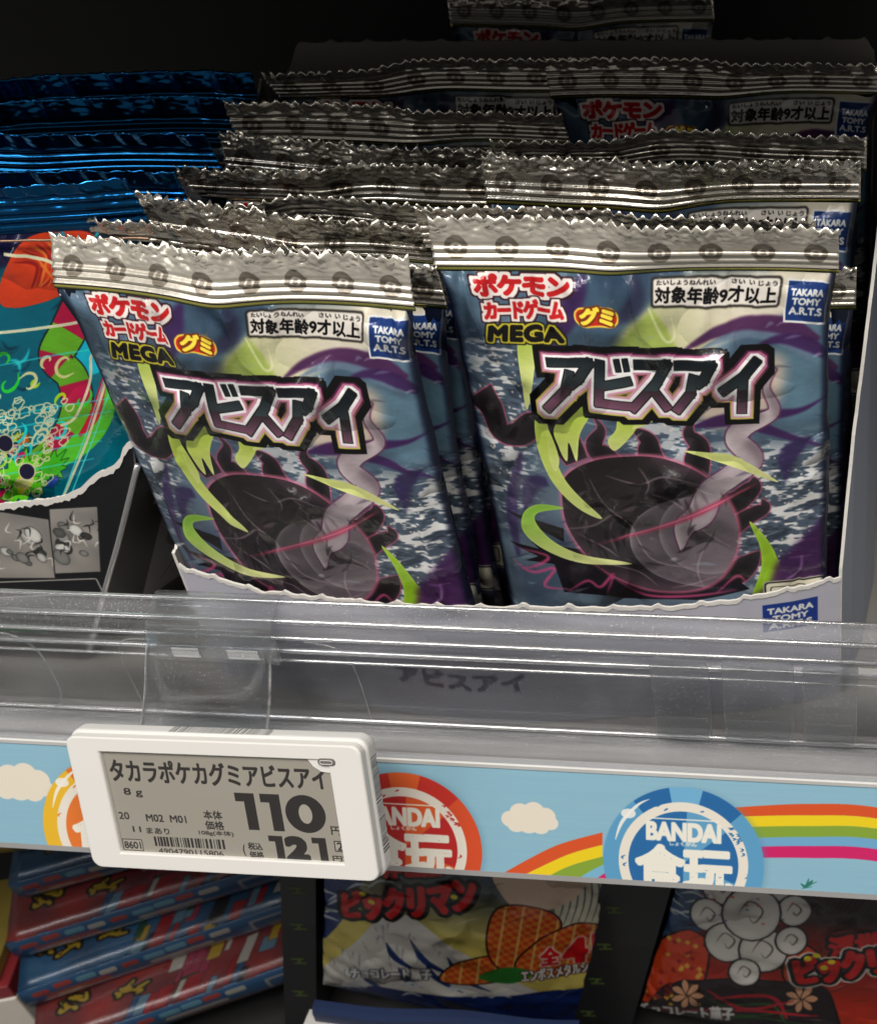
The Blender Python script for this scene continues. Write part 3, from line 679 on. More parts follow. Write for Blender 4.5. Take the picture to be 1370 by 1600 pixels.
        for k in range(20):
            x, y = rng.uniform(1090, 1240), rng.uniform(1390, 1440); cv.fill(cv.ell(pl([(x, y)])[0], .7, .5), [C8(206, 70, 50), C8(70, 96, 130)][k % 2], .7)
        for cx, cy in ((1068, 1556), (1252, 1556)):
            for k in range(7):
                t = k * .9; blob([(cx, cy), (cx + 18 * math.cos(t - .3), cy + 16 * math.sin(t - .3)), (cx + 27 * math.cos(t), cy + 23 * math.sin(t)), (cx + 18 * math.cos(t + .3), cy + 16 * math.sin(t + .3))], C8(222, 164, 132), .35)
        for p in ([(1110, 1560), (1200, 1552), (1230, 1590)], [(1100, 1545), (1160, 1575), (1240, 1560)], [(1020, 1590), (1150, 1578), (1280, 1585)]):
            cv.fill(cv.stroke(p, [.6, 2.4, .6]), C8(184, 40, 60)); cv.fill(cv.stroke(np.array(p) + [0, 14], [.4, 1.4, .4]), C8(56, 104, 56))
        m = cv.text("浮世絵", [(1296, 1462), (1420, 1452), (1420, 1488), (1300, 1494)], bold=.7); cv.fill(cv.dil(m, 1.2), C8(20, 16, 18)); cv.fill(m, C8(206, 44, 40))
        m = cv.text("ビックリマン", [(1240, 1494), (1470, 1470), (1476, 1512), (1250, 1534)], bold=1.1, spacing=.9)
        cv.fill(cv.dil(m, 2.1), C8(226, 218, 206)); cv.fill(cv.dil(m, 1.4), C8(24, 20, 22)); cv.fill(m, C8(206, 38, 38))
        for x, y in ((1262, 1492), (1276, 1488), (1288, 1508), (1300, 1500)): cv.fill(cv.ell(pl([(x, y)])[0], 1.4, 1.4), C8(226, 206, 50))
        m = cv.text("チョコレート菓子", [(990, 1580), (1142, 1574), (1144, 1598), (992, 1604)], bold=.35); cv.fill(cv.dil(m, .8), C8(80, 60, 60)); cv.fill(m, WHITE)
    if which == 0: pass
    for k in range(26):
        x, y = rng.uniform(440, 960) if which == 0 else rng.uniform(1000, 1370), rng.uniform(1340, 1590); t = rng.uniform(-.6, .3)
        cv.fill(blur(cv.stroke([(x, y), (x + 24, y + 24 * t), (x + 40, y + 30 * t)], [.1, .5, .1]), 1), [C8(30, 28, 36), C8(226, 220, 206)][k % 2], .4)
    return cv.image("chocolate_packet_print", .6, .6)  # gain lowered to put the lower shelf's shade into the print

def paint_flatbox(seed, base, name):
    cv = Canvas(120, 110, 5, base, seed=seed); rng = cv.rng
    n = vnoise(cv.H, cv.W, 8, 9, rng); cv.fill(n, C8(30, 50, 80), .5)
    cols = [C8(176, 34, 44), C8(206, 170, 50), C8(44, 90, 140), C8(206, 200, 190), C8(176, 60, 90), C8(40, 90, 56), C8(110, 150, 176), C8(30, 28, 34)]
    for i in range(90):
        x = 36 + rng.uniform(0, 84); y = rng.uniform(2, 106); w_ = rng.uniform(2, 7); h = rng.uniform(8, 22); sk = h * .35
        m = cv.poly(quadbox(0, 0, 1, 1)) * 0 if False else cv.poly([(x + sk, y), (x + w_ + sk, y + rng.uniform(-1, 1)), (x + w_, y + h), (x, y + h)])
        cv.fill(cv.dil(m, .25), C8(26, 26, 30), .7); cv.fill(m, cols[rng.integers(8)])
    for k in range(4):
        for dx in (4, 24):        # blurred yellow brush marks, not readable in the photograph
            m = 0
            for q_ in range(7):
                x, y = dx + k * 1.5 + rng.uniform(0, 13), 5 + k * 26 + rng.uniform(0, 10)
                m = np.maximum(m, cv.stroke([(x, y), (x + rng.uniform(-2, 4), y + rng.uniform(-1, 3)), (x + rng.uniform(0, 6), y + rng.uniform(-3, 4))], [1.4, 2.2, 1.0]))
            cv.fill(cv.dil(m, 1.2), C8(34, 28, 20)); cv.fill(m, C8(196, 164, 44))
    return cv.image(name, .32)  # low gain puts the shelf's shade into the print colours
def paint_boxside(seed):
    cv = Canvas(120, 20, 6, C8(48, 106, 160), seed=seed); rng = cv.rng
    for i in range(9): 
        x = 4 + i * 9; cv.fill(cv.rrect(x, 1.6 + rng.uniform(0, 2), rng.uniform(5, 8.5), 4.0, 1.2), [C8(216, 214, 206), C8(120, 180, 206), C8(196, 76, 70)][rng.integers(3)])
    cv.fill(cv.rrect(8, 8, 26, 10, 2), C8(196, 90, 84)); cv.fill(cv.rrect(12, 10, 10, 6, 2), C8(224, 160, 140))
    cv.fill(cv.rrect(50, 8.5, 26, 4, 1.5), C8(206, 196, 186)); cv.fill(cv.rrect(56, 14, 28, 4, 1.5), C8(206, 110, 60))
    m = cv.rrect(92, 4, 22, 14, .5); cv.fill(m, C8(180, 186, 190)); cv.fill(cv.rrect(93.5, 5.5, 19, 11, .5), C8(60, 110, 156))
    return cv.image("box_side_print", .3)  # side print darkened to stand for the shelf's shade

# ------------------------------------------------------------------ materials
def newmat(name):
    m = bpy.data.materials.new(name); m.use_nodes = True; nt = m.node_tree
    return m, nt, nt.nodes['Principled BSDF']
def noise_bump(nt, b, scale, strength, dist=.0004, detail=3, coord='Object', stretch=None):
    tc = nt.nodes.new('ShaderNodeTexCoord'); mp = nt.nodes.new('ShaderNodeMapping')
    if stretch: mp.inputs['Scale'].default_value = stretch
    nz = nt.nodes.new('ShaderNodeTexNoise'); nz.inputs['Scale'].default_value = scale; nz.inputs['Detail'].default_value = detail
    bp = nt.nodes.new('ShaderNodeBump'); bp.inputs['Strength'].default_value = strength; bp.inputs['Distance'].default_value = dist
    nt.links.new(tc.outputs[coord], mp.inputs[0]); nt.links.new(mp.outputs[0], nz.inputs['Vector'])
    nt.links.new(nz.outputs['Fac'], bp.inputs['Height']); nt.links.new(bp.outputs[0], b.inputs['Normal'])
    return nz, mp
def print_mat(name, img, rough=.35, metal=0.0, bump=(350, .25, .0004), coat=0.0, spec=.5, ext='EXTEND'):
    m, nt, b = newmat(name)
    ti = nt.nodes.new('ShaderNodeTexImage'); ti.image = img; ti.extension = ext; ti.interpolation = 'Cubic'
    nt.links.new(ti.outputs[0], b.inputs['Base Color'])
    b.inputs['Roughness'].default_value = rough; b.inputs['Metallic'].default_value = metal
    b.inputs['Coat Weight'].default_value = coat; b.inputs['Coat Roughness'].default_value = .10
    b.inputs['Specular IOR Level'].default_value = spec
    if bump: noise_bump(nt, b, bump[0], bump[1], bump[2])
    return m
def creases(m, amount=1.0, scale=38):
    """sharp film creases: cell edges of a distorted Voronoi pattern, only in patches, on top of the fine bump"""
    nt = m.node_tree; b = nt.nodes['Principled BSDF']; N = nt.nodes.new; L = nt.links.new
    tc = N('ShaderNodeTexCoord'); nz = N('ShaderNodeTexNoise'); nz.inputs['Scale'].default_value = 30
    mix = N('ShaderNodeMix'); mix.data_type = 'VECTOR'; mix.inputs['Factor'].default_value = .02
    L(tc.outputs['Object'], nz.inputs['Vector']); L(tc.outputs['Object'], mix.inputs['A']); L(nz.outputs['Color'], mix.inputs['B'])
    mp = N('ShaderNodeMapping'); mp.inputs['Scale'].default_value = (1.5, .6, .8); mp.inputs['Rotation'].default_value = (.1, .35, .2); L(mix.outputs['Result'], mp.inputs[0])
    vo = N('ShaderNodeTexVoronoi'); vo.feature = 'F1'; vo.inputs['Scale'].default_value = scale; L(mp.outputs[0], vo.inputs['Vector'])
    n2 = N('ShaderNodeTexNoise'); n2.inputs['Scale'].default_value = 34; L(tc.outputs['Object'], n2.inputs['Vector'])
    mr = N('ShaderNodeMapRange'); mr.inputs['From Min'].default_value = .46; mr.inputs['From Max'].default_value = .66; L(n2.outputs['Fac'], mr.inputs['Value'])
    mu = N('ShaderNodeMath'); mu.operation = 'MULTIPLY'; L(vo.outputs['Distance'], mu.inputs[0]); L(mr.outputs[0], mu.inputs[1])
    bp = N('ShaderNodeBump'); bp.inputs['Strength'].default_value = min(1, amount); bp.inputs['Distance'].default_value = .008 * amount
    L(mu.outputs[0], bp.inputs['Height'])
    src = b.inputs['Normal'].links[0].from_socket if b.inputs['Normal'].links else None
    if src: L(src, bp.inputs['Normal'])
    L(bp.outputs[0], b.inputs['Normal'])
    L(bp.outputs[0], b.inputs['Coat Normal'])
    return m
def plain(name, col, rough=.5, metal=0.0, bump=None, var=.12, vs=60, coat=0.0):
    m, nt, b = newmat(name)
    tc = nt.nodes.new('ShaderNodeTexCoord'); nz = nt.nodes.new('ShaderNodeTexNoise'); nz.inputs['Scale'].default_value = vs; nz.inputs['Detail'].default_value = 4
    mx = nt.nodes.new('ShaderNodeMix'); mx.data_type = 'RGBA'
    mx.inputs['A'].default_value = (*[c * (1 - var) for c in col], 1); mx.inputs['B'].default_value = (*[min(1, c * (1 + var)) for c in col], 1)
    nt.links.new(tc.outputs['Object'], nz.inputs['Vector']); nt.links.new(nz.outputs['Fac'], mx.inputs['Factor']); nt.links.new(mx.outputs['Result'], b.inputs['Base Color'])
    b.inputs['Roughness'].default_value = rough; b.inputs['Metallic'].default_value = metal; b.inputs['Coat Weight'].default_value = coat
    if bump: noise_bump(nt, b, *bump)
    return m
def clear_mat(name, tint=(.93, .94, .95), haze=.07, rough=.06, soft=.0, refl=.05):
    m = bpy.data.materials.new(name); m.use_nodes = True; nt = m.node_tree; nt.nodes.clear(); N = nt.nodes.new; L = nt.links.new
    tc = N('ShaderNodeTexCoord'); out = N('ShaderNodeOutputMaterial'); tr = N('ShaderNodeBsdfTransparent'); tr.inputs[0].default_value = (*tint, 1)
    gl = N('ShaderNodeBsdfGlossy'); gl.inputs['Roughness'].default_value = rough; gl.inputs['Color'].default_value = (1, 1, 1, 1)
    df = N('ShaderNodeBsdfDiffuse'); df.inputs[0].default_value = (.74, .75, .76, 1)
    lw = N('ShaderNodeLayerWeight'); lw.inputs[0].default_value = .5
    pw = N('ShaderNodeMath'); pw.operation = 'POWER'; pw.inputs[1].default_value = 4.5; fr = N('ShaderNodeMath'); fr.operation = 'MULTIPLY_ADD'; fr.inputs[1].default_value = .9; fr.inputs[2].default_value = refl
    L(lw.outputs['Facing'], pw.inputs[0]); L(pw.outputs[0], fr.inputs[0])
    m1 = N('ShaderNodeMixShader'); m2 = N('ShaderNodeMixShader'); mp = N('ShaderNodeMapping'); mp.inputs['Scale'].default_value = (.06, 1, 1)
    nz = N('ShaderNodeTexNoise'); nz.inputs['Scale'].default_value = 260; nz.inputs['Detail'].default_value = 4
    bp = N('ShaderNodeBump'); bp.inputs['Strength'].default_value = .10; bp.inputs['Distance'].default_value = .0004
    L(tc.outputs['Object'], mp.inputs[0]); L(mp.outputs[0], nz.inputs['Vector']); L(nz.outputs['Fac'], bp.inputs['Height'])
    L(bp.outputs[0], gl.inputs['Normal']); L(bp.outputs[0], lw.inputs['Normal'])
    mr = N('ShaderNodeMapRange'); mr.inputs['From Min'].default_value = .35; mr.inputs['From Max'].default_value = .7; mr.inputs['To Min'].default_value = haze * .5; mr.inputs['To Max'].default_value = haze * 1.6
    L(nz.outputs['Fac'], mr.inputs['Value']); pass
    rf = N('ShaderNodeBsdfRefraction'); rf.inputs['IOR'].default_value = 1.02; rf.inputs['Roughness'].default_value = .55; rf.inputs['Color'].default_value = (*tint, 1)
    m0 = N('ShaderNodeMixShader'); m0.inputs[0].default_value = soft; L(tr.outputs[0], m0.inputs[1]); L(rf.outputs[0], m0.inputs[2])
    L(m0.outputs[0], m1.inputs[1])
    d1 = N('ShaderNodeTexNoise'); d1.inputs['Scale'].default_value = 2600; d1.inputs['Detail'].default_value = 1; L(tc.outputs['Object'], d1.inputs['Vector'])
    d2 = N('ShaderNodeMapRange'); d2.inputs['From Min'].default_value = .68; d2.inputs['From Max'].default_value = .74; d2.inputs['To Max'].default_value = .5; L(d1.outputs['Fac'], d2.inputs['Value'])
    d3 = N('ShaderNodeTexNoise'); d3.inputs['Scale'].default_value = 60; L(tc.outputs['Object'], d3.inputs['Vector'])
    d4 = N('ShaderNodeMapRange'); d4.inputs['From Min'].default_value = .5; d4.inputs['From Max'].default_value = .75; d4.inputs['To Max'].default_value = .05; L(d3.outputs['Fac'], d4.inputs['Value'])
    d5 = N('ShaderNodeMath'); d5.operation = 'ADD'; L(d2.outputs[0], d5.inputs[0]); L(d4.outputs[0], d5.inputs[1])
    d6 = N('ShaderNodeMath'); d6.operation = 'ADD'; d6.use_clamp = True; L(d5.outputs[0], d6.inputs[0]); L(mr.outputs[0], d6.inputs[1]); L(d6.outputs[0], m1.inputs[0]); L(df.outputs[0], m1.inputs[2])
    L(fr.outputs[0], m2.inputs[0]); L(m1.outputs[0], m2.inputs[1]); L(gl.outputs[0], m2.inputs[2]); L(m2.outputs[0], out.inputs[0])
    return m

# ------------------------------------------------------------------ mesh helpers
col = scene.collection
def mesh_obj(name, V, F, mats, parent=None, uv=None, mi=None, smooth_=True):
    me = bpy.data.meshes.new(name); me.from_pydata([tuple(np.asarray(v) * MM) for v in V], [], [tuple(int(i) for i in f) for f in F])
    for m in (mats if isinstance(mats, (list, tuple)) else [mats]): me.materials.append(m)
    if uv is not None:
        l = me.uv_layers.new(name='UVMap'); idx = np.zeros(len(me.loops), int); me.loops.foreach_get('vertex_index', idx)
        l.data.foreach_set('uv', np.asarray(uv, np.float32)[idx].ravel())
    if mi is not None: me.polygons.foreach_set('material_index', mi)
    if smooth_: me.polygons.foreach_set('use_smooth', [True] * len(me.polygons))
    me.update(); o = bpy.data.objects.new(name, me); col.objects.link(o)
    if parent: o.parent = parent
    return o
def grid_faces(nu, nv, off=0, flip=False):
    i, j = np.meshgrid(np.arange(nu), np.arange(nv)); a = (j * (nu + 1) + i).ravel() + off
    F = np.stack([a, a + nu + 1, a + nu + 2, a + 1], 1)
    return F[:, ::-1] if flip else F
def sheet(name, P, mats, parent, thick, uv=None, axis=1, smooth_=True, back_mi=0):
    """P: [nv+1, nu+1, 3] grid; a closed sheet of the given thickness (moved along an axis or vector)"""
    nv, nu = P.shape[0] - 1, P.shape[1] - 1; n = (nu + 1) * (nv + 1)
    d = np.zeros(3)
    if np.isscalar(axis): d[axis] = thick
    else: d = np.asarray(axis, float) * thick
    V = np.concatenate([P.reshape(-1, 3), P.reshape(-1, 3) + d])
    Fa = grid_faces(nu, nv); Fb = grid_faces(nu, nv, n, True)
    rim = list(range(nu + 1)) + [(j + 1) * (nu + 1) - 1 for j in range(1, nv + 1)] + [nv * (nu + 1) + i for i in range(nu - 1, -1, -1)] + [j * (nu + 1) for j in range(nv - 1, 0, -1)]
    R_ = [(rim[k], rim[(k + 1) % len(rim)], rim[(k + 1) % len(rim)] + n, rim[k] + n) for k in range(len(rim))]
    F = list(map(tuple, Fa)) + list(map(tuple, Fb)) + R_
    mi = [0] * len(Fa) + [back_mi] * len(Fb) + [back_mi] * len(R_)
    U = None if uv is None else np.concatenate([uv.reshape(-1, 2)] * 2)
    o = mesh_obj(name, V, F, mats, parent, U, mi, smooth_)
    return o
def extrude_x(name, prof, x0, x1, mat, parent=None, n=1, smooth_=False, bow=None):
    """closed profile of (y, z) swept along x"""
    k = len(prof); V = []; F = []
    for i in range(n + 1):
        x = x0 + (x1 - x0) * i / n; b = bow(x) if bow else 0
        V += [(x, y + b, z) for y, z in prof]
    for i in range(n):
        for j in range(k): F.append((i * k + j, i * k + (j + 1) % k, (i + 1) * k + (j + 1) % k, (i + 1) * k + j))
    F.append(tuple(range(k))[::-1]); F.append(tuple(range(n * k, n * k + k)))
    o = mesh_obj(name, V, F, mat, parent, smooth_=smooth_)
    fix(o); return o
def fix(o):
    import bmesh
    bm = bmesh.new(); bm.from_mesh(o.data); bmesh.ops.recalc_face_normals(bm, faces=bm.faces); bm.to_mesh(o.data); bm.free()
def bevel(o, w_, seg=2):
    md = o.modifiers.new('bevel', 'BEVEL'); md.width = w_ * MM; md.segments = seg; md.limit_method = 'ANGLE'; md.angle_limit = .6
    return o
def block(name, x0, x1, y0, y1, z0, z1, mat, parent=None, bev=0):
    V = [(x, y, z) for x in (x0, x1) for y in (y0, y1) for z in (z0, z1)]
    F = [(0, 1, 3, 2), (4, 6, 7, 5), (0, 4, 5, 1), (2, 3, 7, 6), (0, 2, 6, 4), (1, 5, 7, 3)]
    o = mesh_obj(name, V, F, mat, parent, smooth_=False); fix(o)
    if bev: bevel(o, bev)
    return o
def rounded_plate(name, w_, h, r, y0, y1, mat, parent, cx=0, cz=0, bev=0, inner=None, smooth_=False):
    """plate in the x-z plane, from y0 (front) to y1; optional inner hole (w, h, r, dx, dz)"""
    def ring(w_, h, r, cx, cz, n=6):
        P = []
        for sx, sz, a in ((1, 1, 0), (-1, 1, 90), (-1, -1, 180), (1, -1, 270)):
            for k in range(n + 1):
                t = math.radians(a + 90 * k / n); P.append((cx + sx * (w_ / 2 - r) + r * math.cos(t), cz + sz * (h / 2 - r) + r * math.sin(t)))
        return P
    o_ = ring(w_, h, r, cx, cz); k = len(o_); V = [(x, y0, z) for x, z in o_] + [(x, y1, z) for x, z in o_]; F = [(i, (i + 1) % k, (i + 1) % k + k, i + k) for i in range(k)]
    if inner:
        i_ = ring(inner[0], inner[1], inner[2], cx + inner[3], cz + inner[4]); b = 2 * k
        V += [(x, y0, z) for x, z in i_] + [(x, y1, z) for x, z in i_]
        for i in range(k):
            j = (i + 1) % k; F += [(i, b + i, b + j, j), (k + i, k + j, b + k + j, b + k + i), (b + i, b + k + i, b + k + j, b + j)]
    else: F += [tuple(range(k)), tuple(range(k, 2 * k))]
    o = mesh_obj(name, V, F, mat, parent, smooth_=smooth_); fix(o)
    if bev: bevel(o, bev, 3)
    return o
def empty(name, loc, label, cat, group=None, rot=(0, 0, 0)):
    o = bpy.data.objects.new(name, None); o.empty_display_size = .01; col.objects.link(o)
    o.location = tuple(np.asarray(loc) * MM); o.rotation_euler = tuple(math.radians(a) for a in rot)
    o['label'] = label; o['category'] = cat
    if group: o['group'] = group
    return o
def tag(o, label, cat, group=None):
    o['label'] = label; o['category'] = cat
    if group: o['group'] = group
def struct(o): o['kind'] = 'structure'; return o

# ------------------------------------------------------------------ setting: the shelf
FLOOR = -120.0
metal, nt, b = newmat("shelf_metal")
b.inputs['Base Color'].default_value = (.56, .54, .50, 1); b.inputs['Metallic'].default_value = .6; b.inputs['Roughness'].default_value = .40
noise_bump(nt, b, 120, .08, .0004, 2, 'Object', (.03, 1, 1))
dark = plain("dark_back", (.012, .012, .013), .7)
struct(extrude_x("shelf", [(190, FLOOR), (-22, FLOOR), (-25.5, FLOOR - .8), (-27.2, FLOOR - 3), (-28.9, FLOOR - 4.6), (-41.4, FLOOR - 31.2), (-39.6, FLOOR - 32.2), (-27, FLOOR - 9), (190, FLOOR - 9)], -420, 330, metal))
struct(block("back_panel", -420, 330, 190, 196, -360, 125, dark))
struct(block("upper_shelf", -420, 330, -26, 190, 89, 99, dark))
struct(block("lower_shelf", -420, 330, -30, 190, -353, -345, dark))

# ------------------------------------------------------------------ clear riser on the shelf edge
clear = clear_mat("clear_plastic", haze=.022, soft=.36)
clear_edge = clear_mat("clear_plastic_edge", (.90, .91, .93), .10, .05)
clear_rod = clear_mat("clear_plastic_highlight", (.93, .94, .96), .22, .16, 0, .45)  # haze and reflectivity raised to brighten the added rods
clear_bright = clear_mat("clear_plastic_bright_edge", (.80, .82, .84), .45, .08)  # white haze put in so the holder's edges read as bright
riser = empty("shelf_riser", (0, -24, FLOOR), "long clear plastic riser fence along the front edge of the shelf", "shelf riser")
riser.location = (0, 0, 0)
top = extrude_x("top_bead", [(-25.2, -83.4), (-24.6, -81.6), (-23.6, -80.2), (-21.4, -78.0), (-20.7, -78.2), (-20.5, -79.2), (-21.2, -80.6), (-22.4, -82.2), (-22.7, -84.0), (-22.8, -87.6), (-24.9, -87.6), (-25.3, -86.0)], -420, 330, clear_edge, riser)
prof2 = [(-23.0, -87.9), (-22.2, -88.8), (-22.2, -90.2), (-23.2, -91.6), (-23.4, -113), (-22.6, -116), (-20, -119.6), (-23.0, -119.6), (-25.4, -117), (-25.4, -91.8), (-26.4, -90.4), (-26.4, -89.0), (-25.4, -87.9)]
extrude_x("panel", prof2, -420, 330, clear, riser)
for yy, zz, rr in ((-24.6, -81.4, .75), (-21.1, -78.2, .6), (-25.3, -86.2, .55), (-26.0, -89.6, .7), (-25.5, -93.4, .4), (-26.0, -113.2, .6)):  # rods added to the riser to catch the lamps as bright lines
    extrude_x("highlight_ridge", [(yy + rr * math.cos(t), zz + rr * math.sin(t)) for t in np.linspace(0, 2 * math.pi, 10, endpoint=False)], -420, 330, clear_rod, riser, 1, True)
extrude_x("lower_channel", [(-26.0, -114.5), (-29.0, -115.6), (-30.6, -118.2), (-30.6, -121.2), (-29.4, -121.2), (-29.2, -119.0), (-28.2, -117.2), (-26.0, -116.4)], -420, 330, clear_edge, riser)
for x0, x1 in ((43, 57), (60, 77), (79, 92)):
    rounded_plate("joint_clip", x1 - x0, 27, 1.5, -28.2, -27.2, clear, riser, (x0 + x1) / 2, -98.5, .3)
    block("clip_foot", x0 + 1, x1 - 1, -28.5, -28.25, -110.5, -104.0, clear, riser, .3)
# moulded ribs at the left, seen as bright curved lines
def bent_tube(name, pts, r, mat, parent, n=8, sm=True):
    P = smooth(pts, 6, False) if sm else np.asarray(pts, float)
    V = []; F = []
    for i, p in enumerate(P):
        d = P[min(i + 1, len(P) - 1)] - P[max(i - 1, 0)]; d = d / np.linalg.norm(d)
        a = np.cross(d, [0, 1, .01]); a /= np.linalg.norm(a); b_ = np.cross(d, a)
        rr = r if np.isscalar(r) else r
        V += [p + rr * (math.cos(t) * a + math.sin(t) * b_) for t in np.linspace(0, 2 * math.pi, n, endpoint=False)]
    for i in range(len(P) - 1):
        for j in range(n): F.append((i * n + j, i * n + (j + 1) % n, (i + 1) * n + (j + 1) % n, (i + 1) * n + j))
    F.append(tuple(range(n))); F.append(tuple(range((len(P) - 1) * n, len(P) * n)))
    o = mesh_obj(name, V, F, mat, parent); fix(o); return o
bent_tube("moulded_rib", [(-128, -26.4, -87), (-118, -26.4, -88), (-113, -26.4, -93), (-112, -26.4, -102), (-113, -26.4, -110), (-118, -26.4, -114), (-130, -26.4, -115)], .28, clear_edge, riser)
bent_tube("moulded_rib", [(-78, -26.4, -87.5), (-88, -26.4, -88), (-91, -26.4, -93), (-91, -26.4, -106), (-90, -26.4, -111), (-84, -26.4, -114)], .2, clear_edge, riser)
bent_tube("moulded_rib", [(-42, -26.4, -86), (-34, -26.4, -88), (-31, -26.4, -94), (-30.5, -26.4, -112)], .2, clear_edge, riser)

# ------------------------------------------------------------------ printed shelf strip
SO = np.array([0, -30.2, -122.4]); SD = np.array([0, -12.9, -27.1]); SD /= np.linalg.norm(SD)
spl = Plane(SO, (1, 0, 0), SD)
strip = empty("shelf_strip", (0, -30, -122), "sky blue printed shelf edge strip with rainbow, clouds and BANDAI beach ball badges", "shelf strip")
strip.location = (0, 0, 0)
smat = print_mat("strip_print", paint_strip(spl), .42, 0, (500, .06, .0003), .15)
nu = 20; P = np.zeros((3, nu + 1, 3)); UV = np.zeros((3, nu + 1, 2))
for j in range(3):
    for i in range(nu + 1):
        x = -300 + 520 * i / nu; d = 30.0 * j / 2; P[j, i] = SO + SD * d + np.array([x, 0, 0]); UV[j, i] = (i / nu, 1 - d / 31)
sheet("print_sheet", P, smat, strip, .6, UV, 1, False)
wh = plain("strip_trim_white", (.72, .72, .70), .35)
extrude_x("upper_trim", [(-30.9, -121.7), (-30.9, -122.9), (-29.3, -122.7), (-29.3, -121.4)], -300, 220, wh, strip)
extrude_x("lower_trim", [(-42.9, -149.0), (-43.6, -150.2), (-41.6, -150.9), (-41.2, -149.8)], -300, 220, plain("strip_trim_grey", (.5, .5, .5), .3, .5), strip)

# ------------------------------------------------------------------ electronic price tag and its clear holder
tg = empty("price_tag", (-99.3, -45.0, -103.2), "white electronic shelf price tag reading 110 and 121 yen, tilted upward", "price tag", rot=(-19.6, -3.6, -2.1))
TW, TH = 76.6, 36.2
tagw = plain("tag_white_plastic", (.80, .79, .76), .38, 0, (900, .05, .0002), .02)
tagw2 = plain("tag_white_back", (.74, .74, .72), .42, 0, None, .02)
rounded_plate("housing", TW + 1.2, TH + 1.2, 3.0, 2.4, 6.6, tagw2, tg, TW / 2, -TH / 2, .9)
sx0, sx1, sz0, sz1 = 8.6, TW - 8.6, -3.9, -TH + 4.4
rounded_plate("bezel", TW, TH, 2.6, 0, 2.6, tagw, tg, TW / 2, -TH / 2, .55, inner=(sx1 - sx0, sz0 - sz1, .35, (sx0 + sx1) / 2 - TW / 2, (sz0 + sz1) / 2 + TH / 2))
scr = print_mat("screen_print", paint_screen(sx1 - sx0 + 2, sz0 - sz1 + 2), .5, 0, None, 0, .4)
P = np.array([[(sx0 - 1, 1.1, sz0 + 1), (sx1 + 1, 1.1, sz0 + 1)], [(sx0 - 1, 1.1, sz1 - 1), (sx1 + 1, 1.1, sz1 - 1)]]); U = np.array([[(0, 1), (1, 1)], [(0, 0), (1, 0)]], float)
sheet("screen", P, scr, tg, .8, U, 1, False)
greyp = plain("grey_lens", (.16, .15, .14), .2); ink = plain("barcode_ink", (.10, .10, .10), .6)
V = []; cr = (sx1 - 5.6, sz0)
o = mesh_obj("screen_corner", [(sx1 - 5.6, .6, sz0 + .2), (sx1 + .2, .6, sz0 + .2), (sx1 + .2, .6, sz0 - 3.6), (sx1 - 2.2, .6, sz0 - 3.4), (sx1 - 4.2, .6, sz0 - 2.0)] +
             [(sx1 - 5.6, 1.3, sz0 + .2), (sx1 + .2, 1.3, sz0 + .2), (sx1 + .2, 1.3, sz0 - 3.6), (sx1 - 2.2, 1.3, sz0 - 3.4), (sx1 - 4.2, 1.3, sz0 - 2.0)],
             [(0, 1, 2, 3, 4), (5, 6, 7, 8, 9), (0, 1, 6, 5), (1, 2, 7, 6), (2, 3, 8, 7), (3, 4, 9, 8), (4, 0, 5, 9)], tagw, tg, smooth_=False); fix(o)
l = rounded_plate("status_window", 4.4, 1.9, .93, -.25, .5, greyp, tg, sx1 - .2, sz0 - .4, .15)
rounded_plate("window_ring", 3.4, 1.2, .58, -.42, -.2, plain("grey_ring", (.55, .54, .52), .3), l, sx1 - .2, sz0 - .4, .1, inner=(2.8, .7, .33, 0, 0))
def bars(name, seed, horiz, a0, a1, b0, b1, c, parent):
    rn = random.Random(seed); V = []; F = []; a = a0
    while a < a1:
        t = rn.choice([.22, .3, .5]); k = len(V)
        bb1 = b1 - (rn.random() < .12) * (b1 - b0) * .2
        if horiz: V += [(a, b0, c), (a + t, b0, c), (a + t, bb1, c), (a, bb1, c)]
        else: V += [(c, b0, a), (c, b0, a + t), (c, bb1, a + t), (c, bb1, a)]
        F.append((k, k + 1, k + 2, k + 3)); a += t + rn.choice([.25, .35, .55])
    o = mesh_obj(name, V, F, ink, parent, smooth_=False); return o
bars("top_barcode", 3, True, 26, 52, 3.0, 6.0, .6 + .012, tg)
bars("side_barcode", 5, False, -TH + 6, -5, 3.0, 6.0, TW + .6 + .012, tg)
holder = empty("tag_holder", (-70, -28, -74), "clear plastic tag holder hooked over the riser behind the white price tag", "tag holder")
holder.location = (0, 0, 0)
P = np.zeros((7, 5, 3))
zs = [(-81.8, -28.2), (-85, -28.4), (-88, -28.6), (-92, -29.8), (-102, -32.5), (-112, -37.2), (-122, -43.0)]
for j, (z, y) in enumerate(zs):
    s = (-74.6 - z) / 43
    for i in range(5):
        xl, xr = -78 - 10.5 * s, -47.4 - 8 * s; P[j, i] = (xl + (xr - xl) * i / 4, y, z)
sheet("hanging_plate", P, clear, holder, 1.2, None, 1)
bent_tube("plate_edge", [(P[j, 0, 0], P[j, 0, 1] + .5, P[j, 0, 2]) for j in range(2, 7)], .45, clear_bright, holder)
bent_tube("plate_edge", [(P[j, 4, 0], P[j, 4, 1] + .5, P[j, 4, 2]) for j in range(2, 7)], .45, clear_bright, holder)
extrude_x("hook", [(-29.4, -81.0), (-28.6, -80.0), (-21.2, -76.4), (-20.0, -76.8), (-19.8, -80.0), (-20.2, -80.0), (-20.6, -77.4), (-28.2, -81.0), (-28.4, -91.0), (-29.6, -91.0)], -79, -47.6, clear, holder)
block("hook_lug", -74, -67, -30.2, -29.65, -89.5, -86.5, clear_bright, holder, .3)
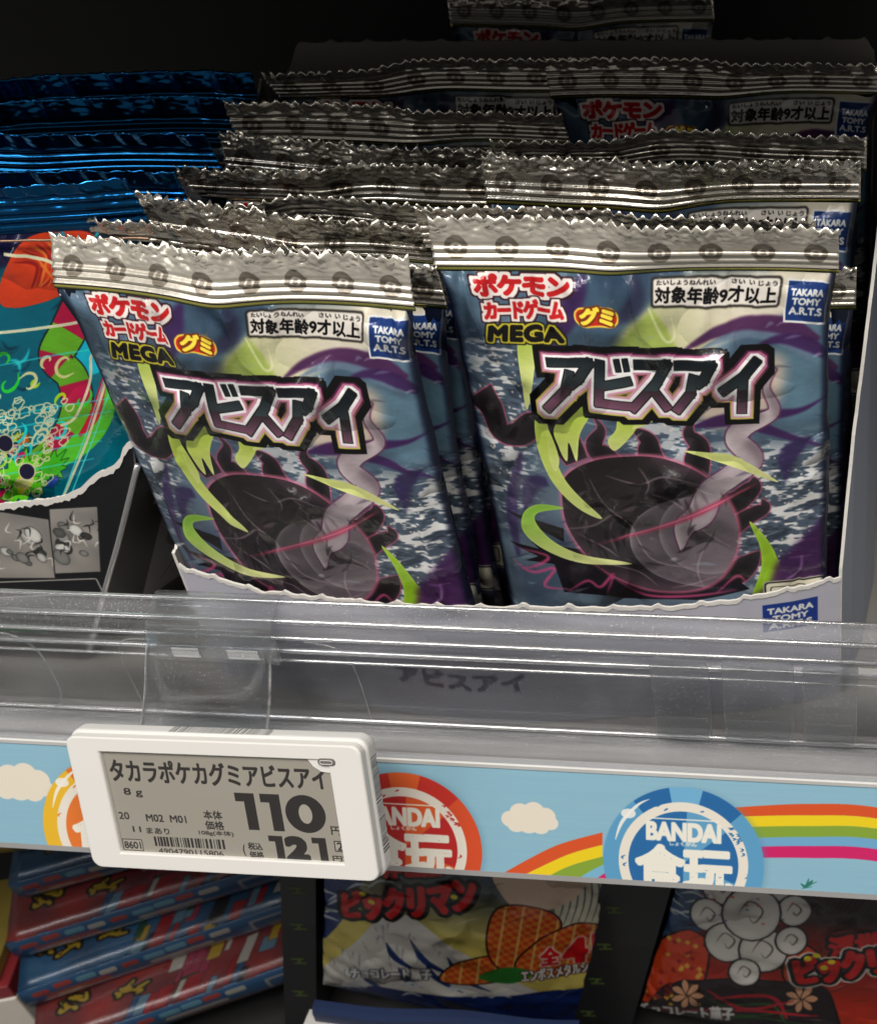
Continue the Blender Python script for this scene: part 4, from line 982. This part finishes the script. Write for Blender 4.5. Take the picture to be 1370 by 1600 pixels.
block("hook_lug", -60, -52, -30.2, -29.65, -89.5, -86.5, clear_bright, holder, .3)

# ------------------------------------------------------------------ pillow packets
def wrinkle_fn(seed, w_, h, amp=1.0, n=16):
    rn = np.random.default_rng(seed); S = []
    for i in range(n):
        k = rn.random()
        if k < .35: x = rn.uniform(2, w_ - 2); a = (x, 0); b_ = (x + rn.uniform(-9, 9), rn.uniform(8, 26)); s = rn.uniform(1.0, 2.4); A = rn.uniform(.25, .7)
        elif k < .6: e = rn.choice([0.05, .95]) * w_; y = rn.uniform(.15, .95) * h; a = (e, y); b_ = (e + (w_ / 2 - e) * rn.uniform(.1, .5), y + rn.uniform(-12, 12)); s = rn.uniform(.9, 2.0); A = rn.uniform(.2, .6)
        elif k < .8: e = rn.choice([.04, .1, .9, .95]) * w_; y = rn.uniform(.3, .7) * h; a = (e, y); b_ = (e + rn.uniform(-2, 2), y + rn.uniform(20, 40)); s = rn.uniform(.8, 1.5); A = rn.uniform(.3, .6)
        else: x, y = rn.uniform(0, w_), rn.uniform(.3, .95) * h; t = rn.uniform(0, 3.14); L = rn.uniform(8, 22); a = (x, y); b_ = (x + L * math.cos(t), y + L * math.sin(t)); s = rn.uniform(1.5, 3.0); A = rn.uniform(.1, .35)
        S.append((np.array(a), np.array(b_), s, A * (1 if rn.random() < .6 else -1)))
    ph = rn.uniform(0, 6.28, 8)
    def f(x, v):
        o = np.zeros_like(x)
        for a, b_, s, A in S:
            d = b_ - a; L2 = d @ d + 1e-9; t = np.clip(((x - a[0]) * d[0] + (v - a[1]) * d[1]) / L2, 0, 1)
            D2 = (x - a[0] - t * d[0]) ** 2 + (v - a[1] - t * d[1]) ** 2; o += A * np.exp(-D2 / (s * s)) * (1 - .6 * t)
        o += .28 * np.sin(x * .11 + ph[0]) * np.sin(v * .09 + ph[1]) + .12 * np.sin(x * .31 + v * .12 + ph[2]) + .10 * np.sin(v * .37 - x * .1 + ph[3])
        return o * amp
    return f
def packet_meshes(w_, h, T, seed, nu, nv, teeth, mats, seal_h=11.0, lean=(0, 0), wave=.6, ribs=(.9, 6.0, 6), kink=.47, kinkA=.9, tooth_h=1.25, u_org=(-1.0, 87.0, 120.0), amp=1.0, facet=.30, taper=0.0):
    """returns part objects front, back, top seal (unparented)"""
    rn = np.random.default_rng(seed + 50); wf = wrinkle_fn(seed, w_, h, amp * 1.3, 24)
    ph = rn.uniform(0, 6.28, 6)
    def wv(x): return wave * (np.sin(x / w_ * 5 + ph[0]) + .5 * np.sin(x / w_ * 11 + ph[1])) + kinkA * np.tanh((x / w_ - kink) * 22)
    def wz(x): return -.9 * kinkA * np.exp(-((x / w_ - kink) * 9) ** 2) + .25 * np.sin(x / w_ * 7 + ph[2])
    u, v = np.meshgrid(np.linspace(0, 1, nu + 1), np.linspace(0, 1, nv + 1))
    su = .5 - .5 * np.cos(np.pi * u); su = .55 * su + .45 * u
    V = v * h
    edge = np.clip(4 * su * (1 - su), 0, 1)
    prof = (1 - np.exp(-V / 13.0)) * (1 - np.exp(-(h - V) / 11.0))
    th = T * edge ** .55 * prof
    nar = 1 - .034 * np.minimum(1, V / 8) * (.6 + .4 * prof)
    e_n = .3 * np.sin(V * .11 + ph[3]) + .12 * np.sin(V * .4 + ph[4])
    x = w_ / 2 + (su - .5) * w_ * nar + (u == 0) * e_n * np.minimum(1, V / 5) - (u == 1) * e_n * np.minimum(1, V / 5)
    x = x * (1 - taper * (V / h) ** 1.8)
    dec = np.exp(-V / 16); W_ = wf(x, V) * np.minimum(1, edge * 3.5) * np.minimum(1, V / 3)
    W_ = W_ + (.42 * np.sin(x * .85 + ph[3]) + .30 * np.sin(x * 1.7 + ph[5]) + .2 * np.sin(x * 2.9 + ph[1])) * np.exp(-V / 8.5) * np.minimum(1, V / 1.2) * (.5 + .5 * np.sin(x * .23 + ph[0]))
    W_ = W_ + .5 * np.sin(V * .42 + ph[2]) * np.sin(V * .17 + ph[4]) * np.exp(-np.minimum(su, 1 - su) * w_ / 6.0) * np.minimum(1, edge * 8)
    zz = -V + wz(x) * dec
    Pf = np.stack([x, -th - W_ + wv(x) * dec, zz], -1); Pb = np.stack([x, th * .85 + .25 + W_ * .6 + wv(x) * dec, zz], -1)
    Pb[:, 0] = Pf[:, 0]; Pb[:, -1] = Pf[:, -1]
    uvf = np.stack([(su * w_ - u_org[0]) / u_org[1], 1 - V / u_org[2]], -1)
    front = mesh_obj("front_panel", Pf.reshape(-1, 3), grid_faces(nu, nv), mats[0], None, uvf.reshape(-1, 2))
    back = mesh_obj("back_panel", Pb.reshape(-1, 3), grid_faces(nu, nv, 0, True), mats[1], None, uvf.reshape(-1, 2))
    # seal
    su_n = teeth * 4; rows = 30; xs = np.linspace(-.6, w_ + .6, su_n + 1); P = np.zeros((rows + 1, su_n + 1, 3)); U = np.zeros((rows + 1, su_n + 1, 2))
    tz = np.abs(((np.arange(su_n + 1) / 4.0) % 1) * 2 - 1) * tooth_h
    tz = tz + rn.normal(0, .10, su_n + 1)
    for j in range(rows + 1):
        t = j / rows; z = t * seal_h
        rib = 0
        if ribs[0] <= z <= ribs[1]: rib = -.42 * math.sin((z - ribs[0]) / (ribs[1] - ribs[0]) * math.pi * ribs[2]) 
        ln = lean[0] + (lean[1] - lean[0]) / (1 + np.exp(-(xs / w_ - kink) * 30))
        free = max(0, (z - 5.5) / (seal_h - 5.5))
        crk = free * (rn.normal(0, facet, su_n + 1) + .5 * np.sin(xs * .45 + ph[5]) + .35 * np.sin(xs * 1.1 + ph[4] + t * 3))
        P[j, :, 0] = xs; P[j, :, 1] = wv(xs) + rib + crk + np.sin(ln) * z
        P[j, :, 2] = wz(xs) * (1 - .3 * t) + np.cos(ln) * z + (tz * (1 if t > .99 else (.35 if t > .9 else 0)))
        U[j, :, 0] = (xs + 1) / 87 * (85 / w_); U[j, :, 1] = t * (12.9 / 13)
    P = P[::-1]; U = U[::-1]
    seal = sheet("top_seal", P, [mats[2], mats[3]], None, .28, U, 1, True, 1)
    return [front, back, seal]
def make_packet(name, label, cat, group, loc, rot, parts):
    e = empty(name, loc, label, cat, group, rot)
    for p in parts: p.parent = e
    return e
def copy_packet(src, label, loc, rot):
    e = src.copy(); col.objects.link(e); e['label'] = label; e.location = tuple(np.asarray(loc) * MM); e.rotation_euler = tuple(math.radians(a) for a in rot)
    for ch in src.children:
        c = ch.copy(); col.objects.link(c); c.parent = e
    return e

gum_img = paint_gummy(); seal_img = paint_seal()
m_front = creases(print_mat("gummy_front_film", gum_img, .26, .06, (240, .35, .0008), .5, .35), 1.0)
m_back = plain("gummy_back_film", (.010, .016, .038), .22, .3, (160, .5, .001), .3, 40, .5)
m_seal = print_mat("seal_foil", seal_img, .27, .62, (420, .16, .0005))
m_foil = plain("foil_back", (.55, .53, .48), .25, .9, (300, .4, .0006), .1, 80)
GM = [m_front, m_back, m_seal, m_foil]
m_seal2 = print_mat("seal_foil_dim", seal_img, .20, .82, (300, .30, .0006))  # shaded copy of the seal foil for rear packets, darker through more metallic
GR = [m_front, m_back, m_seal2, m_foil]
GL = "gummy packets standing in the white tray"
R_ = math.radians
heroR = make_packet("gummy_packet", "front right silver topped gummy packet with the title in black angular letters, fully in view", "gummy packet", GL, (0, .4, -.3), (0, 0, 0),
                    packet_meshes(85, 117, 6.2, 3, 120, 150, 33, GM, lean=(.16, -.30), kinkA=.9, wave=.5))
heroL = make_packet("gummy_packet", "front left gummy packet, turned and leaning, beside the black carton", "gummy packet", GL, (-87.2, -1.4, -5.0), (1.3, -.4, -7.8),
                    packet_meshes(85, 113, 5.6, 8, 120, 150, 33, GM, lean=(.40, .10), kinkA=1.3, wave=.7, kink=.5))
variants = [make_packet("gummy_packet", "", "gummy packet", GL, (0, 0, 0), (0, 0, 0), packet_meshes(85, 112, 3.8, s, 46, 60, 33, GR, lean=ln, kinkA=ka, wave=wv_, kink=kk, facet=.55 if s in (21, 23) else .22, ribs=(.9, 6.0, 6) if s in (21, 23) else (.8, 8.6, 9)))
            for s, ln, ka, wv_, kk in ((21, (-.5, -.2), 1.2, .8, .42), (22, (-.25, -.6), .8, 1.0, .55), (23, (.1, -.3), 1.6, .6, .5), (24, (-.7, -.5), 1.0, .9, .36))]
used = set()
def place(k, label, loc, rot):
    if k in used: return copy_packet(variants[k], label, loc, rot)
    used.add(k); v = variants[k]; v['label'] = label; v.location = tuple(np.asarray(loc) * MM); v.rotation_euler = tuple(math.radians(a) for a in rot); return v
# left row, front to back: (pixel of left and right seal ends is only the source of these measured positions)
rear_left = [
    (0, (-85.5, 8.2, -5.4), (2, 3.4, -5.5), "gummy packet directly behind the front left one, only its sparkling toothed top showing"),
    (1, (-83.2, 14.6, -5.0), (2, 3.4, -5.0), "third packet of the left row, top edge stepped above the second"),
    (2, (-78.8, 21.4, -3.6), (2, 3.6, -4.0), "fourth packet of the left row counting from the front, crinkled grey seal"),
    (3, (-77.8, 29.0, -2.6), (1, 2.0, -2.6), "fifth packet of the left row, its left corner poking out beneath the dark blue stack"),
    (0, (-71.4, 38.0, 0.0), (2, 1.4, -1.4), "sixth packet of the left row, dim toothed seal behind the bright front group"),
    (2, (-66.6, 46.5, 1.4), (0, 2.2, -1.2), "seventh packet of the left row, dark top under the long ribbed seal"),
    (1, (-69.4, 62.0, 5.0), (0, .4, 0.0), "gummy packet near the rear of the left row with a long flat ribbed seal"),
    (3, (-66.8, 85.0, 9.0), (0, -.6, 0.6), "rearmost packet of the left row, shadowed age notice just visible before the brown tray back"),
]
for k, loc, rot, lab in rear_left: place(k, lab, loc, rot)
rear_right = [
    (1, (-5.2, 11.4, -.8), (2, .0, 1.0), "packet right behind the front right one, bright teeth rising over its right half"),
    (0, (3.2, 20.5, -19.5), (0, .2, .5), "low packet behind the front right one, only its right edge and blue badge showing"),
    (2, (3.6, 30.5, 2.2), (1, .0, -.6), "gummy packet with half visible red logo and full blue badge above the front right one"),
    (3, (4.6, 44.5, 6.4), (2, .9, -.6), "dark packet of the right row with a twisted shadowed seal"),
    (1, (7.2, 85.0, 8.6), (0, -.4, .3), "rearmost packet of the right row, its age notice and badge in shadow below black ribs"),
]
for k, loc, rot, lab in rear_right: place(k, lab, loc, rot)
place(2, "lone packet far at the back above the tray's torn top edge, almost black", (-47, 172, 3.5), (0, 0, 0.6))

# ------------------------------------------------------------------ white display tray
m_tray = print_mat("tray_card_print", paint_tray(), .55, 0, (200, .08, .0004))
m_kraft = plain("tray_inside_card", (.30, .27, .24), .8, 0, (500, .2, .0002), .1)
m_torn = plain("torn_card_edge", (.72, .70, .66), .85, 0, (900, .4, .0003), .06)
tray = empty("display_tray", (0, 0, FLOOR), "white cardboard display tray with perforated torn front edge and blue maker badge", "display tray")
tray.location = (0, 0, 0)
def card(name, pts, tops, bottom, mat_list, uvf=None, thick=.7, seed=0, perf=0.0, tear=.25, out=None):
    """upright card following pts (x,y) with top heights, sampled finely; torn perforation bumps on the top edge"""
    rn = np.random.default_rng(seed); pts = np.asarray(pts, float); tops = np.asarray(tops, float)
    seg = np.r_[0, np.cumsum(np.linalg.norm(np.diff(pts, axis=0), axis=1))]; N = int(seg[-1] / .9); s = np.linspace(0, seg[-1], N + 1)
    x = np.interp(s, seg, pts[:, 0]); y = np.interp(s, seg, pts[:, 1]); tz = np.interp(s, seg, tops)
    jag = rn.normal(0, tear, N + 1); jag = np.convolve(jag, [.25, .5, .25], 'same')
    if perf: jag += perf * np.maximum(0, np.cos(s * 2 * np.pi / 10.6)) ** 6 * 1.3 - perf * .2
    bb = np.interp(s, seg, np.asarray(bottom, float)) if not np.isscalar(bottom) else np.full(N + 1, bottom)
    rows = 6; P = np.zeros((rows + 1, N + 1, 3)); U = np.zeros((rows + 1, N + 1, 2))
    for j in range(rows + 1):
        z = (tz + jag) * (1 - j / rows) + bb * (j / rows); P[j] = np.stack([x, y, z], -1)
        U[j] = np.stack(uvf(s, z), -1) if uvf else np.stack([s / 100, z / 100], -1)
    d = np.array([pts[-1][0] - pts[0][0], pts[-1][1] - pts[0][1]]); d /= np.linalg.norm(d)
    ax = np.array([-d[1], d[0], 0]) if out is None else np.array(out, float)
    return sheet(name, P, mat_list, None, thick, U, ax, False, 1), (x, y, tz + jag)
fpts = [(-82.5, -5), (-59, -11), (-28, -16.2), (-7, -19.2), (6, -18.4), (26, -15), (47, -12), (62, -10), (75, -6.5), (86.8, -2.0)]
ftop = [-82.0, -84.0, -81.8, -79.4, -79.6, -81.8, -83.0, -81.6, -80.6, -80.2]
uvt = lambda s, z: ((s + 5) / 180, 1 + (z + 76) / 60)
pn, (fx, fy, fz) = card("front_panel", fpts, ftop, FLOOR + .3, [m_tray, m_torn], uvt, .8, 2, .75, .3)
pn.parent = tray
# raw lip of torn fibres along the perforation
P = np.zeros((2, len(fx), 3)); P[0] = np.stack([fx, fy - .15, fz + .35], -1); P[1] = np.stack([fx, fy - .22, fz - .55 - .35 * np.random.default_rng(4).random(len(fx))], -1)
sheet("torn_lip", P, m_torn, tray, .12, None, 1, False)
m_trayside = plain("tray_side_card", (.24, .27, .34), .5, 0, (200, .1, .0004), .05, 20)
def uvs(s, z): return (np.full_like(s, .01) + s * .0001, 1 + (z + 76) / 60)
sp, _ = card("side_panel", [(87.2, -1.6), (89.5, 5), (92.5, 20), (95.0, 45), (94.5, 80), (92, 104)], [-77.3, -44, -16, 4, 10, 12], FLOOR + .3, [m_trayside, m_torn], None, .8, 5, 0, .5)
sp.parent = tray
sp, _ = card("side_panel", [(-83.2, -3.8), (-86.0, 30), (-82, 104)], [-79, -60, 8], FLOOR + .3, [m_kraft, m_torn], None, .8, 6, 0, .5)
sp.parent = tray
bp_, _ = card("back_panel", [(-81, 105), (-74, 105), (-69, 105), (88, 105), (91, 105), (91.6, 105)], [6, 10, 17.8, 17.8, 14.5, 6], FLOOR + .3, [m_kraft, m_kraft], None, .8, 7, .5, .2)
bp_.parent = tray
blue_i = plain("blue_print", (.03, .05, .22), .6)
# blue vertical lettering on the tray's right side
def text_mesh(txt, size, mat, parent, M4, bold=0.0):
    cu = bpy.data.curves.new("lettering", 'FONT'); cu.body = txt; cu.size = size * MM; cu.offset = bold * MM; cu.extrude = .03 * MM; cu.resolution_u = 3
    ob = bpy.data.objects.new("lettering", cu); col.objects.link(ob); me = bpy.data.meshes.new_from_object(ob.evaluated_get(bpy.context.evaluated_depsgraph_get()))
    bpy.data.objects.remove(ob); o = bpy.data.objects.new("lettering", me); me.materials.clear(); me.materials.append(mat); col.objects.link(o)
    o.parent = parent; o.matrix_local = M4; return o

# ------------------------------------------------------------------ teal packets in the black carton
def add_seam(e, w_=112, seed=1):
    rn = np.random.default_rng(seed)
    p = [(x, -1.6 + .5 * math.sin(x * .09 + seed), -1.2 + .8 * math.sin(x * .06 + seed) + rn.normal(0, .12)) for x in np.linspace(-.5, w_ + .5, 30)]
    bent_tube("copper_seam", p, .32, m_pinkedge, e, 6)
teal_img = paint_teal()
m_teal = creases(print_mat("teal_foil_film", teal_img, .22, .35, (240, .4, .0008), .7), 1.0, 50)
m_tealback = plain("teal_back_film", (.01, .03, .05), .25, .4, (160, .5, .001), .3, 40, .5)
m_blueseal = plain("blue_foil_seal", (.012, .14, .36), .15, .97, (90, .12, .0008), .6, 25)
m_pinkedge = plain("seal_edge_copper", (.45, .28, .18), .35, .8)
TM_ = [m_teal, m_tealback, m_blueseal, m_blueseal]
TL = "teal foil packets in the black carton"
def teal_parts(seed, nu, nv, sh, rb):
    return packet_meshes(112, 112, 5.0, seed, nu, nv, 38, TM_, seal_h=sh, lean=(-.1, -.25), kinkA=.6, wave=.9, kink=.6, ribs=rb, tooth_h=.4, u_org=(0, 105, 118), amp=1.0, facet=.08, taper=.52)
tf = make_packet("foil_packet", "front teal foil packet with green and wine banded ribbon, leftmost in the photo", "foil packet", TL, (-182.0, 5, 0), (-1, -2.0, 3.0), teal_parts(31, 70, 90, 12, (.8, 9.5, 8)))
# its uv starts 12 mm above the print origin
for ch in tf.children:
    if ch.name.startswith('front_panel'):
        uvl = ch.data.uv_layers[0].data; a = np.zeros(len(uvl) * 2); uvl.foreach_get('uv', a); a = a.reshape(-1, 2); a[:, 1] -= 12 / 118 - 3 / 118; a[:, 0] += 1.5 / 105; uvl.foreach_set('uv', a.ravel())
tv = make_packet("foil_packet", "second blue topped foil packet of the stack, just behind the front teal one", "foil packet", TL, (-178, 22, 2), (0, 0, 1.0), teal_parts(32, 30, 40, 11, (.8, 7.5, 7)))
tv2 = make_packet("foil_packet", "fourth blue topped foil packet from the front, dark gap under its wavy ribs", "foil packet", TL, (-182.0, 57, 4.0), (-3, .8, 1.6), packet_meshes(112, 112, 5.0, 37, 30, 40, 38, TM_, seal_h=13, lean=(-.5, .1), kinkA=2.2, wave=1.6, kink=.35, ribs=(.8, 8, 6), tooth_h=.3, facet=.10, taper=.5))
add_seam(tv, seed=2); add_seam(tv2, seed=5); add_seam(tf, seed=4)
copy_packet(tv, "third blue topped foil packet, copper line under its ribs, upper middle of the stack", (-175.0, 40, 4.5), (3, -1.0, -1.6))
copy_packet(tv2, "rearmost blue topped foil packet, fading into the dark at the top left", (-184.0, 76, 5.0), (0, .4, -1.0))
# black carton
m_cart = print_mat("black_carton_print", paint_cards(), .35, 0, (200, .05, .0004), .1)
m_cside = print_mat("black_carton_side_print", paint_side(), .35, 0, (200, .05, .0004), .1)
carton = empty("black_carton", (0, 0, FLOOR), "black carton with torn white edge and grey picture cards printed on its front", "carton")
carton.location = (0, 0, 0)
cpts = [(-205, -2), (-133, -2), (-127, -2.0), (-114, -2), (-106.5, -2), (-100, -2), (-94.5, -2), (-91.5, -2), (-88.4, -2), (-85.2, -2)]
ctop = [-70, -70, -66.4, -64.6, -63.2, -60.5, -54.6, -53.6, -47.8, -45.0]
# the fold leans out at the top, so the right end of the panel is cut by the sloping fold line
uvc = lambda s, z: ((s - 5) / 130, 1 + (z + 40) / 82)
N = 150; s = np.linspace(0, 1, N + 1); rn = np.random.default_rng(9); X0 = np.interp(s, [0, .58, .8, .9, 1], [-205, -133, -106.5, -96, -85.4]); TZ = np.interp(X0, [p[0] for p in cpts], ctop) + np.convolve(rn.normal(0, .35, N + 1), [.3, .4, .3], 'same')
P = np.zeros((9, N + 1, 3)); U = np.zeros((9, N + 1, 2))
for j in range(9):
    t = j / 8; z = TZ * (1 - t) + (FLOOR + .3) * t
    xr = np.interp(z, [-120, -91, -50], [-124, -106.5, -84]); x = np.where(s > .58, -133 + (X0 + 133) / (-85.4 + 133) * (xr + 133), X0)
    P[j] = np.stack([x, -2.0 - .0 * x, z], -1); U[j] = np.stack([(x + 200) / 130, 1 + (z + 40) / 82], -1)
o = sheet("front_panel", P, [m_cart, m_torn], carton, .8, U, 1, False, 1)
P2 = np.stack([P[0] + [0, -.2, .3], P[0] + [0, -.3, -1.0]]); P2[1, :, 2] -= rn.random(N + 1) * .8
sheet("torn_lip", P2, m_torn, carton, .12, None, 1, False)
silver = plain("fold_highlight", (.55, .55, .56), .25, .7, (300, .3, .0005))  # silver colour stands in for the highlight on the glossy black fold
bent_tube("fold_edge", [(-121, -2.6, -116), (-106.8, -2.6, -91), (-98, -2.6, -76), (-84.6, -2.6, -52)], .75, silver, carton)
P = np.zeros((2, 2, 3)); P[0, 0] = (-83.8, -1.0, -46); P[0, 1] = (-84.6, 60, -30); P[1, 0] = (-123.4, -1.0, FLOOR + .3); P[1, 1] = (-96, 60, FLOOR + .3)
U = np.array([[(0, 1), (1, 1)], [(0, 0), (1, 0)]], float)
sheet("side_panel", P, [m_cside, m_cside], carton, -.8, U, 0, False, 1)

# ------------------------------------------------------------------ lower shelf goods
def lower_packet(label, which, loc, seed):
    img = paint_choco(which)
    fm = creases(print_mat("chocolate_film", img, .28, .15, (260, .3, .0007), .5), .8)
    mats = [fm, m_back, plain("grey_seal_foil", (.35, .36, .40), .3, .7, (300, .4, .0005)), m_foil]
    pr = packet_meshes(102, 108, 5.5, seed, 60, 70, 40, mats, seal_h=10, lean=(.1, 0), u_org=(-4, 112, 108), wave=.5)
    return make_packet("chocolate_packet", label, "chocolate packet", "chocolate packets on the lower shelf", loc, (0, 14, 0), pr)
lower_packet("chocolate packet with red lettering, snowy hill and red 41 on the lower shelf", 0, (-86, 20, -206), 41)
lower_packet("chocolate packet with white cloud shape and dark red sky at the lower right corner", 1, (38, 20, -206), 42)
# low front carton with layered navy and white edges under the first packet
nav = plain("navy_card", (.010, .022, .07), .4); pal = plain("pale_card", (.55, .54, .52), .5); bei = plain("beige_card", (.50, .42, .26), .5)
lc = empty("low_carton", (0, 0, -345), "low navy and white carton front under the packet with the red 41", "carton"); lc.location = (0, 0, 0)
extrude_x("navy_rim", [(-10, -281.0), (-8.6, -279.2), (-6, -279.0), (-5.2, -280.4), (-5.2, -286.2), (-10, -286.2)], -96, -1, nav, lc, 12, bow=lambda x: .7 * math.sin(x * .11))
extrude_x("white_rim", [(-12, -287.6), (-11, -286.4), (-5.2, -286.4), (-5.2, -290.2), (-12, -290.2)], -100, -1, pal, lc, 12, bow=lambda x: .6 * math.sin(x * .13 + 1))
extrude_x("navy_band", [(-12.6, -290.4), (-5.2, -290.4), (-5.2, -295), (-12.6, -295)], -101, -1, nav, lc, 12, bow=lambda x: .4 * math.sin(x * .1))
extrude_x("beige_base", [(-12.0, -295.2), (-5.2, -295.2), (-5.2, -344.8), (-12.0, -344.8)], -101, -1, bei, lc, 4)
red_i = plain("red_print", (.45, .03, .03), .5); 
# black cartons with small green marks
m_blk = plain("black_card", (.012, .012, .013), .4, 0, (200, .1, .0004), .2, 30, .2); m_grn = plain("green_print", (.05, .08, .015), .6)
for xa, lab in ((-100, "black carton wall with olive green marks left of the packet with the red 41"), (14, "black carton wall with olive green marks between the two chocolate packets")):
    bc = empty("divider_carton", (0, 0, -345), lab, "carton", "black cartons on the lower shelf"); bc.location = (0, 0, 0)
    wd = 13 if xa < 0 else 24
    P = np.zeros((2, 2, 3)); P[0, 0] = (xa, 19, -206); P[0, 1] = (xa + wd, 19, -206); P[1, 0] = (xa - 34.6, 19, -344.6); P[1, 1] = (xa + wd - 34.6, 19, -344.6)
    sheet("carton_wall", P, m_blk, bc, 60, None, 1, False)
    for z in (-250, -272, -294, -316):
        xx = xa + (z + 206) * .25 + 3.5
        V = [(xx, 0, z), (xx + 5, 0, z + .4), (xx + 5, 0, z + 1.3), (xx, 0, z + .9), (xx + .6, 0, z - 2.6), (xx + 5.6, 0, z - 2.2), (xx + 5.6, 0, z - 1.3), (xx + .6, 0, z - 1.7), (xx + 2, 0, z - 1.6), (xx + 3.2, 0, z - 1.6), (xx + 3.8, 0, z + .3), (xx + 2.6, 0, z + .1)]
        mesh_obj("green_mark", [(a_, 18.9, c_) for a_, b_, c_ in V], [(0, 1, 2, 3), (4, 5, 6, 7), (8, 9, 10, 11)], m_grn, bc, smooth_=False)
# pile of flat snack packets at the lower left
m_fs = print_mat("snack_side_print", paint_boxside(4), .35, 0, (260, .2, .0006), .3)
def flat_pack(label, loc, rot, topimg, sidecol, seed, w_=112, d=70, t=13, sidemat=None):
    e = empty("snack_packet", loc, label, "snack packet", "flat snack packets piled on the lower shelf", rot)
    tm = print_mat("snack_top_print", topimg, .35, .05, (260, .3, .0007), .4)
    rn = np.random.default_rng(seed)
    nu, nv = 24, 14; u, v = np.meshgrid(np.linspace(0, 1, nu + 1), np.linspace(0, 1, nv + 1))
    z = t / 2 + 1.6 * np.sin(np.pi * u) * np.sin(np.pi * v) + rn.normal(0, .18, u.shape); P = np.stack([u * w_, d * (1 - v), z], -1)
    sheet("top_panel", P, tm, e, -1.0, np.stack([u, 1 - v], -1), 2)
    u, v = np.meshgrid(np.linspace(0, 1, nu + 1), np.linspace(0, 1, 5))
    P = np.stack([u * w_, -1.6 * np.sin(np.pi * v) - .2, t / 2 - v * t + 1.6 * 0], -1)
    sheet("side_panel", P, sidemat or m_fs, e, 1.0, np.stack([u, 1 - v], -1), 1)
    block("inner_block", 1, w_ - 1, 1.2, d - 1, -t / 2, t / 2 - 1.8, sidecol, e)
    n = 16 * 2; P = np.zeros((2, n + 1, 3)); yy = np.linspace(0, d, n + 1)
    P[0] = np.stack([np.full(n + 1, w_ - .5), yy, np.full(n + 1, 0.)], -1); P[1] = np.stack([w_ + 6 + (np.arange(n + 1) % 2) * 1.4, yy, np.full(n + 1, -.4)], -1)
    sheet("end_seal", P, sidecol, e, .4, None, 2)
    return e
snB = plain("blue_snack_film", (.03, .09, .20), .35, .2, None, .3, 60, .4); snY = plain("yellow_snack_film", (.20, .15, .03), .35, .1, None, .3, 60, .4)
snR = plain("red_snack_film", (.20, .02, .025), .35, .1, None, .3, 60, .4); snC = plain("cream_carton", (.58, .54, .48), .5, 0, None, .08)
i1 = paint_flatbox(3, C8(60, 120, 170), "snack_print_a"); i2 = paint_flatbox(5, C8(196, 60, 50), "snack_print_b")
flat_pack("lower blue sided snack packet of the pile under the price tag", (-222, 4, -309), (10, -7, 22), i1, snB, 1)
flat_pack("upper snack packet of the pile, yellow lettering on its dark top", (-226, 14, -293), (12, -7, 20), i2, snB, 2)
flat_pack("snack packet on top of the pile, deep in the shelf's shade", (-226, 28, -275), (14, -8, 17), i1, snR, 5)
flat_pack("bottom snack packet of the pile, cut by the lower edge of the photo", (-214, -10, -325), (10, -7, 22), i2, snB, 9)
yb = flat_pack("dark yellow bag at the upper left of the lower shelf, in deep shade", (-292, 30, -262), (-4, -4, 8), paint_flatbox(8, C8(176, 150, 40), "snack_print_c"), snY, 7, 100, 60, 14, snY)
# cream carton with red and yellow top at the far left
cc = empty("cream_carton", (-284, -12, -318), "cream carton with red and yellow top at the lower left corner", "carton", rot=(0, -5, 14))
block("body", 0, 62, 0, 50, -20, 6, snC, cc, .6); block("red_panel", 0, 62, .6, 50, 6.2, 13, snR, cc, .5); block("yellow_panel", 0, 58, 3, 50, 13.2, 18, snY, cc, .5)
block("dark_square", 38, 43, -.5, .4, -6, -1, m_blk, cc); block("grey_line", 40, 41.2, -.5, .4, -18, -7, plain("grey_print", (.2, .2, .2), .6), cc)
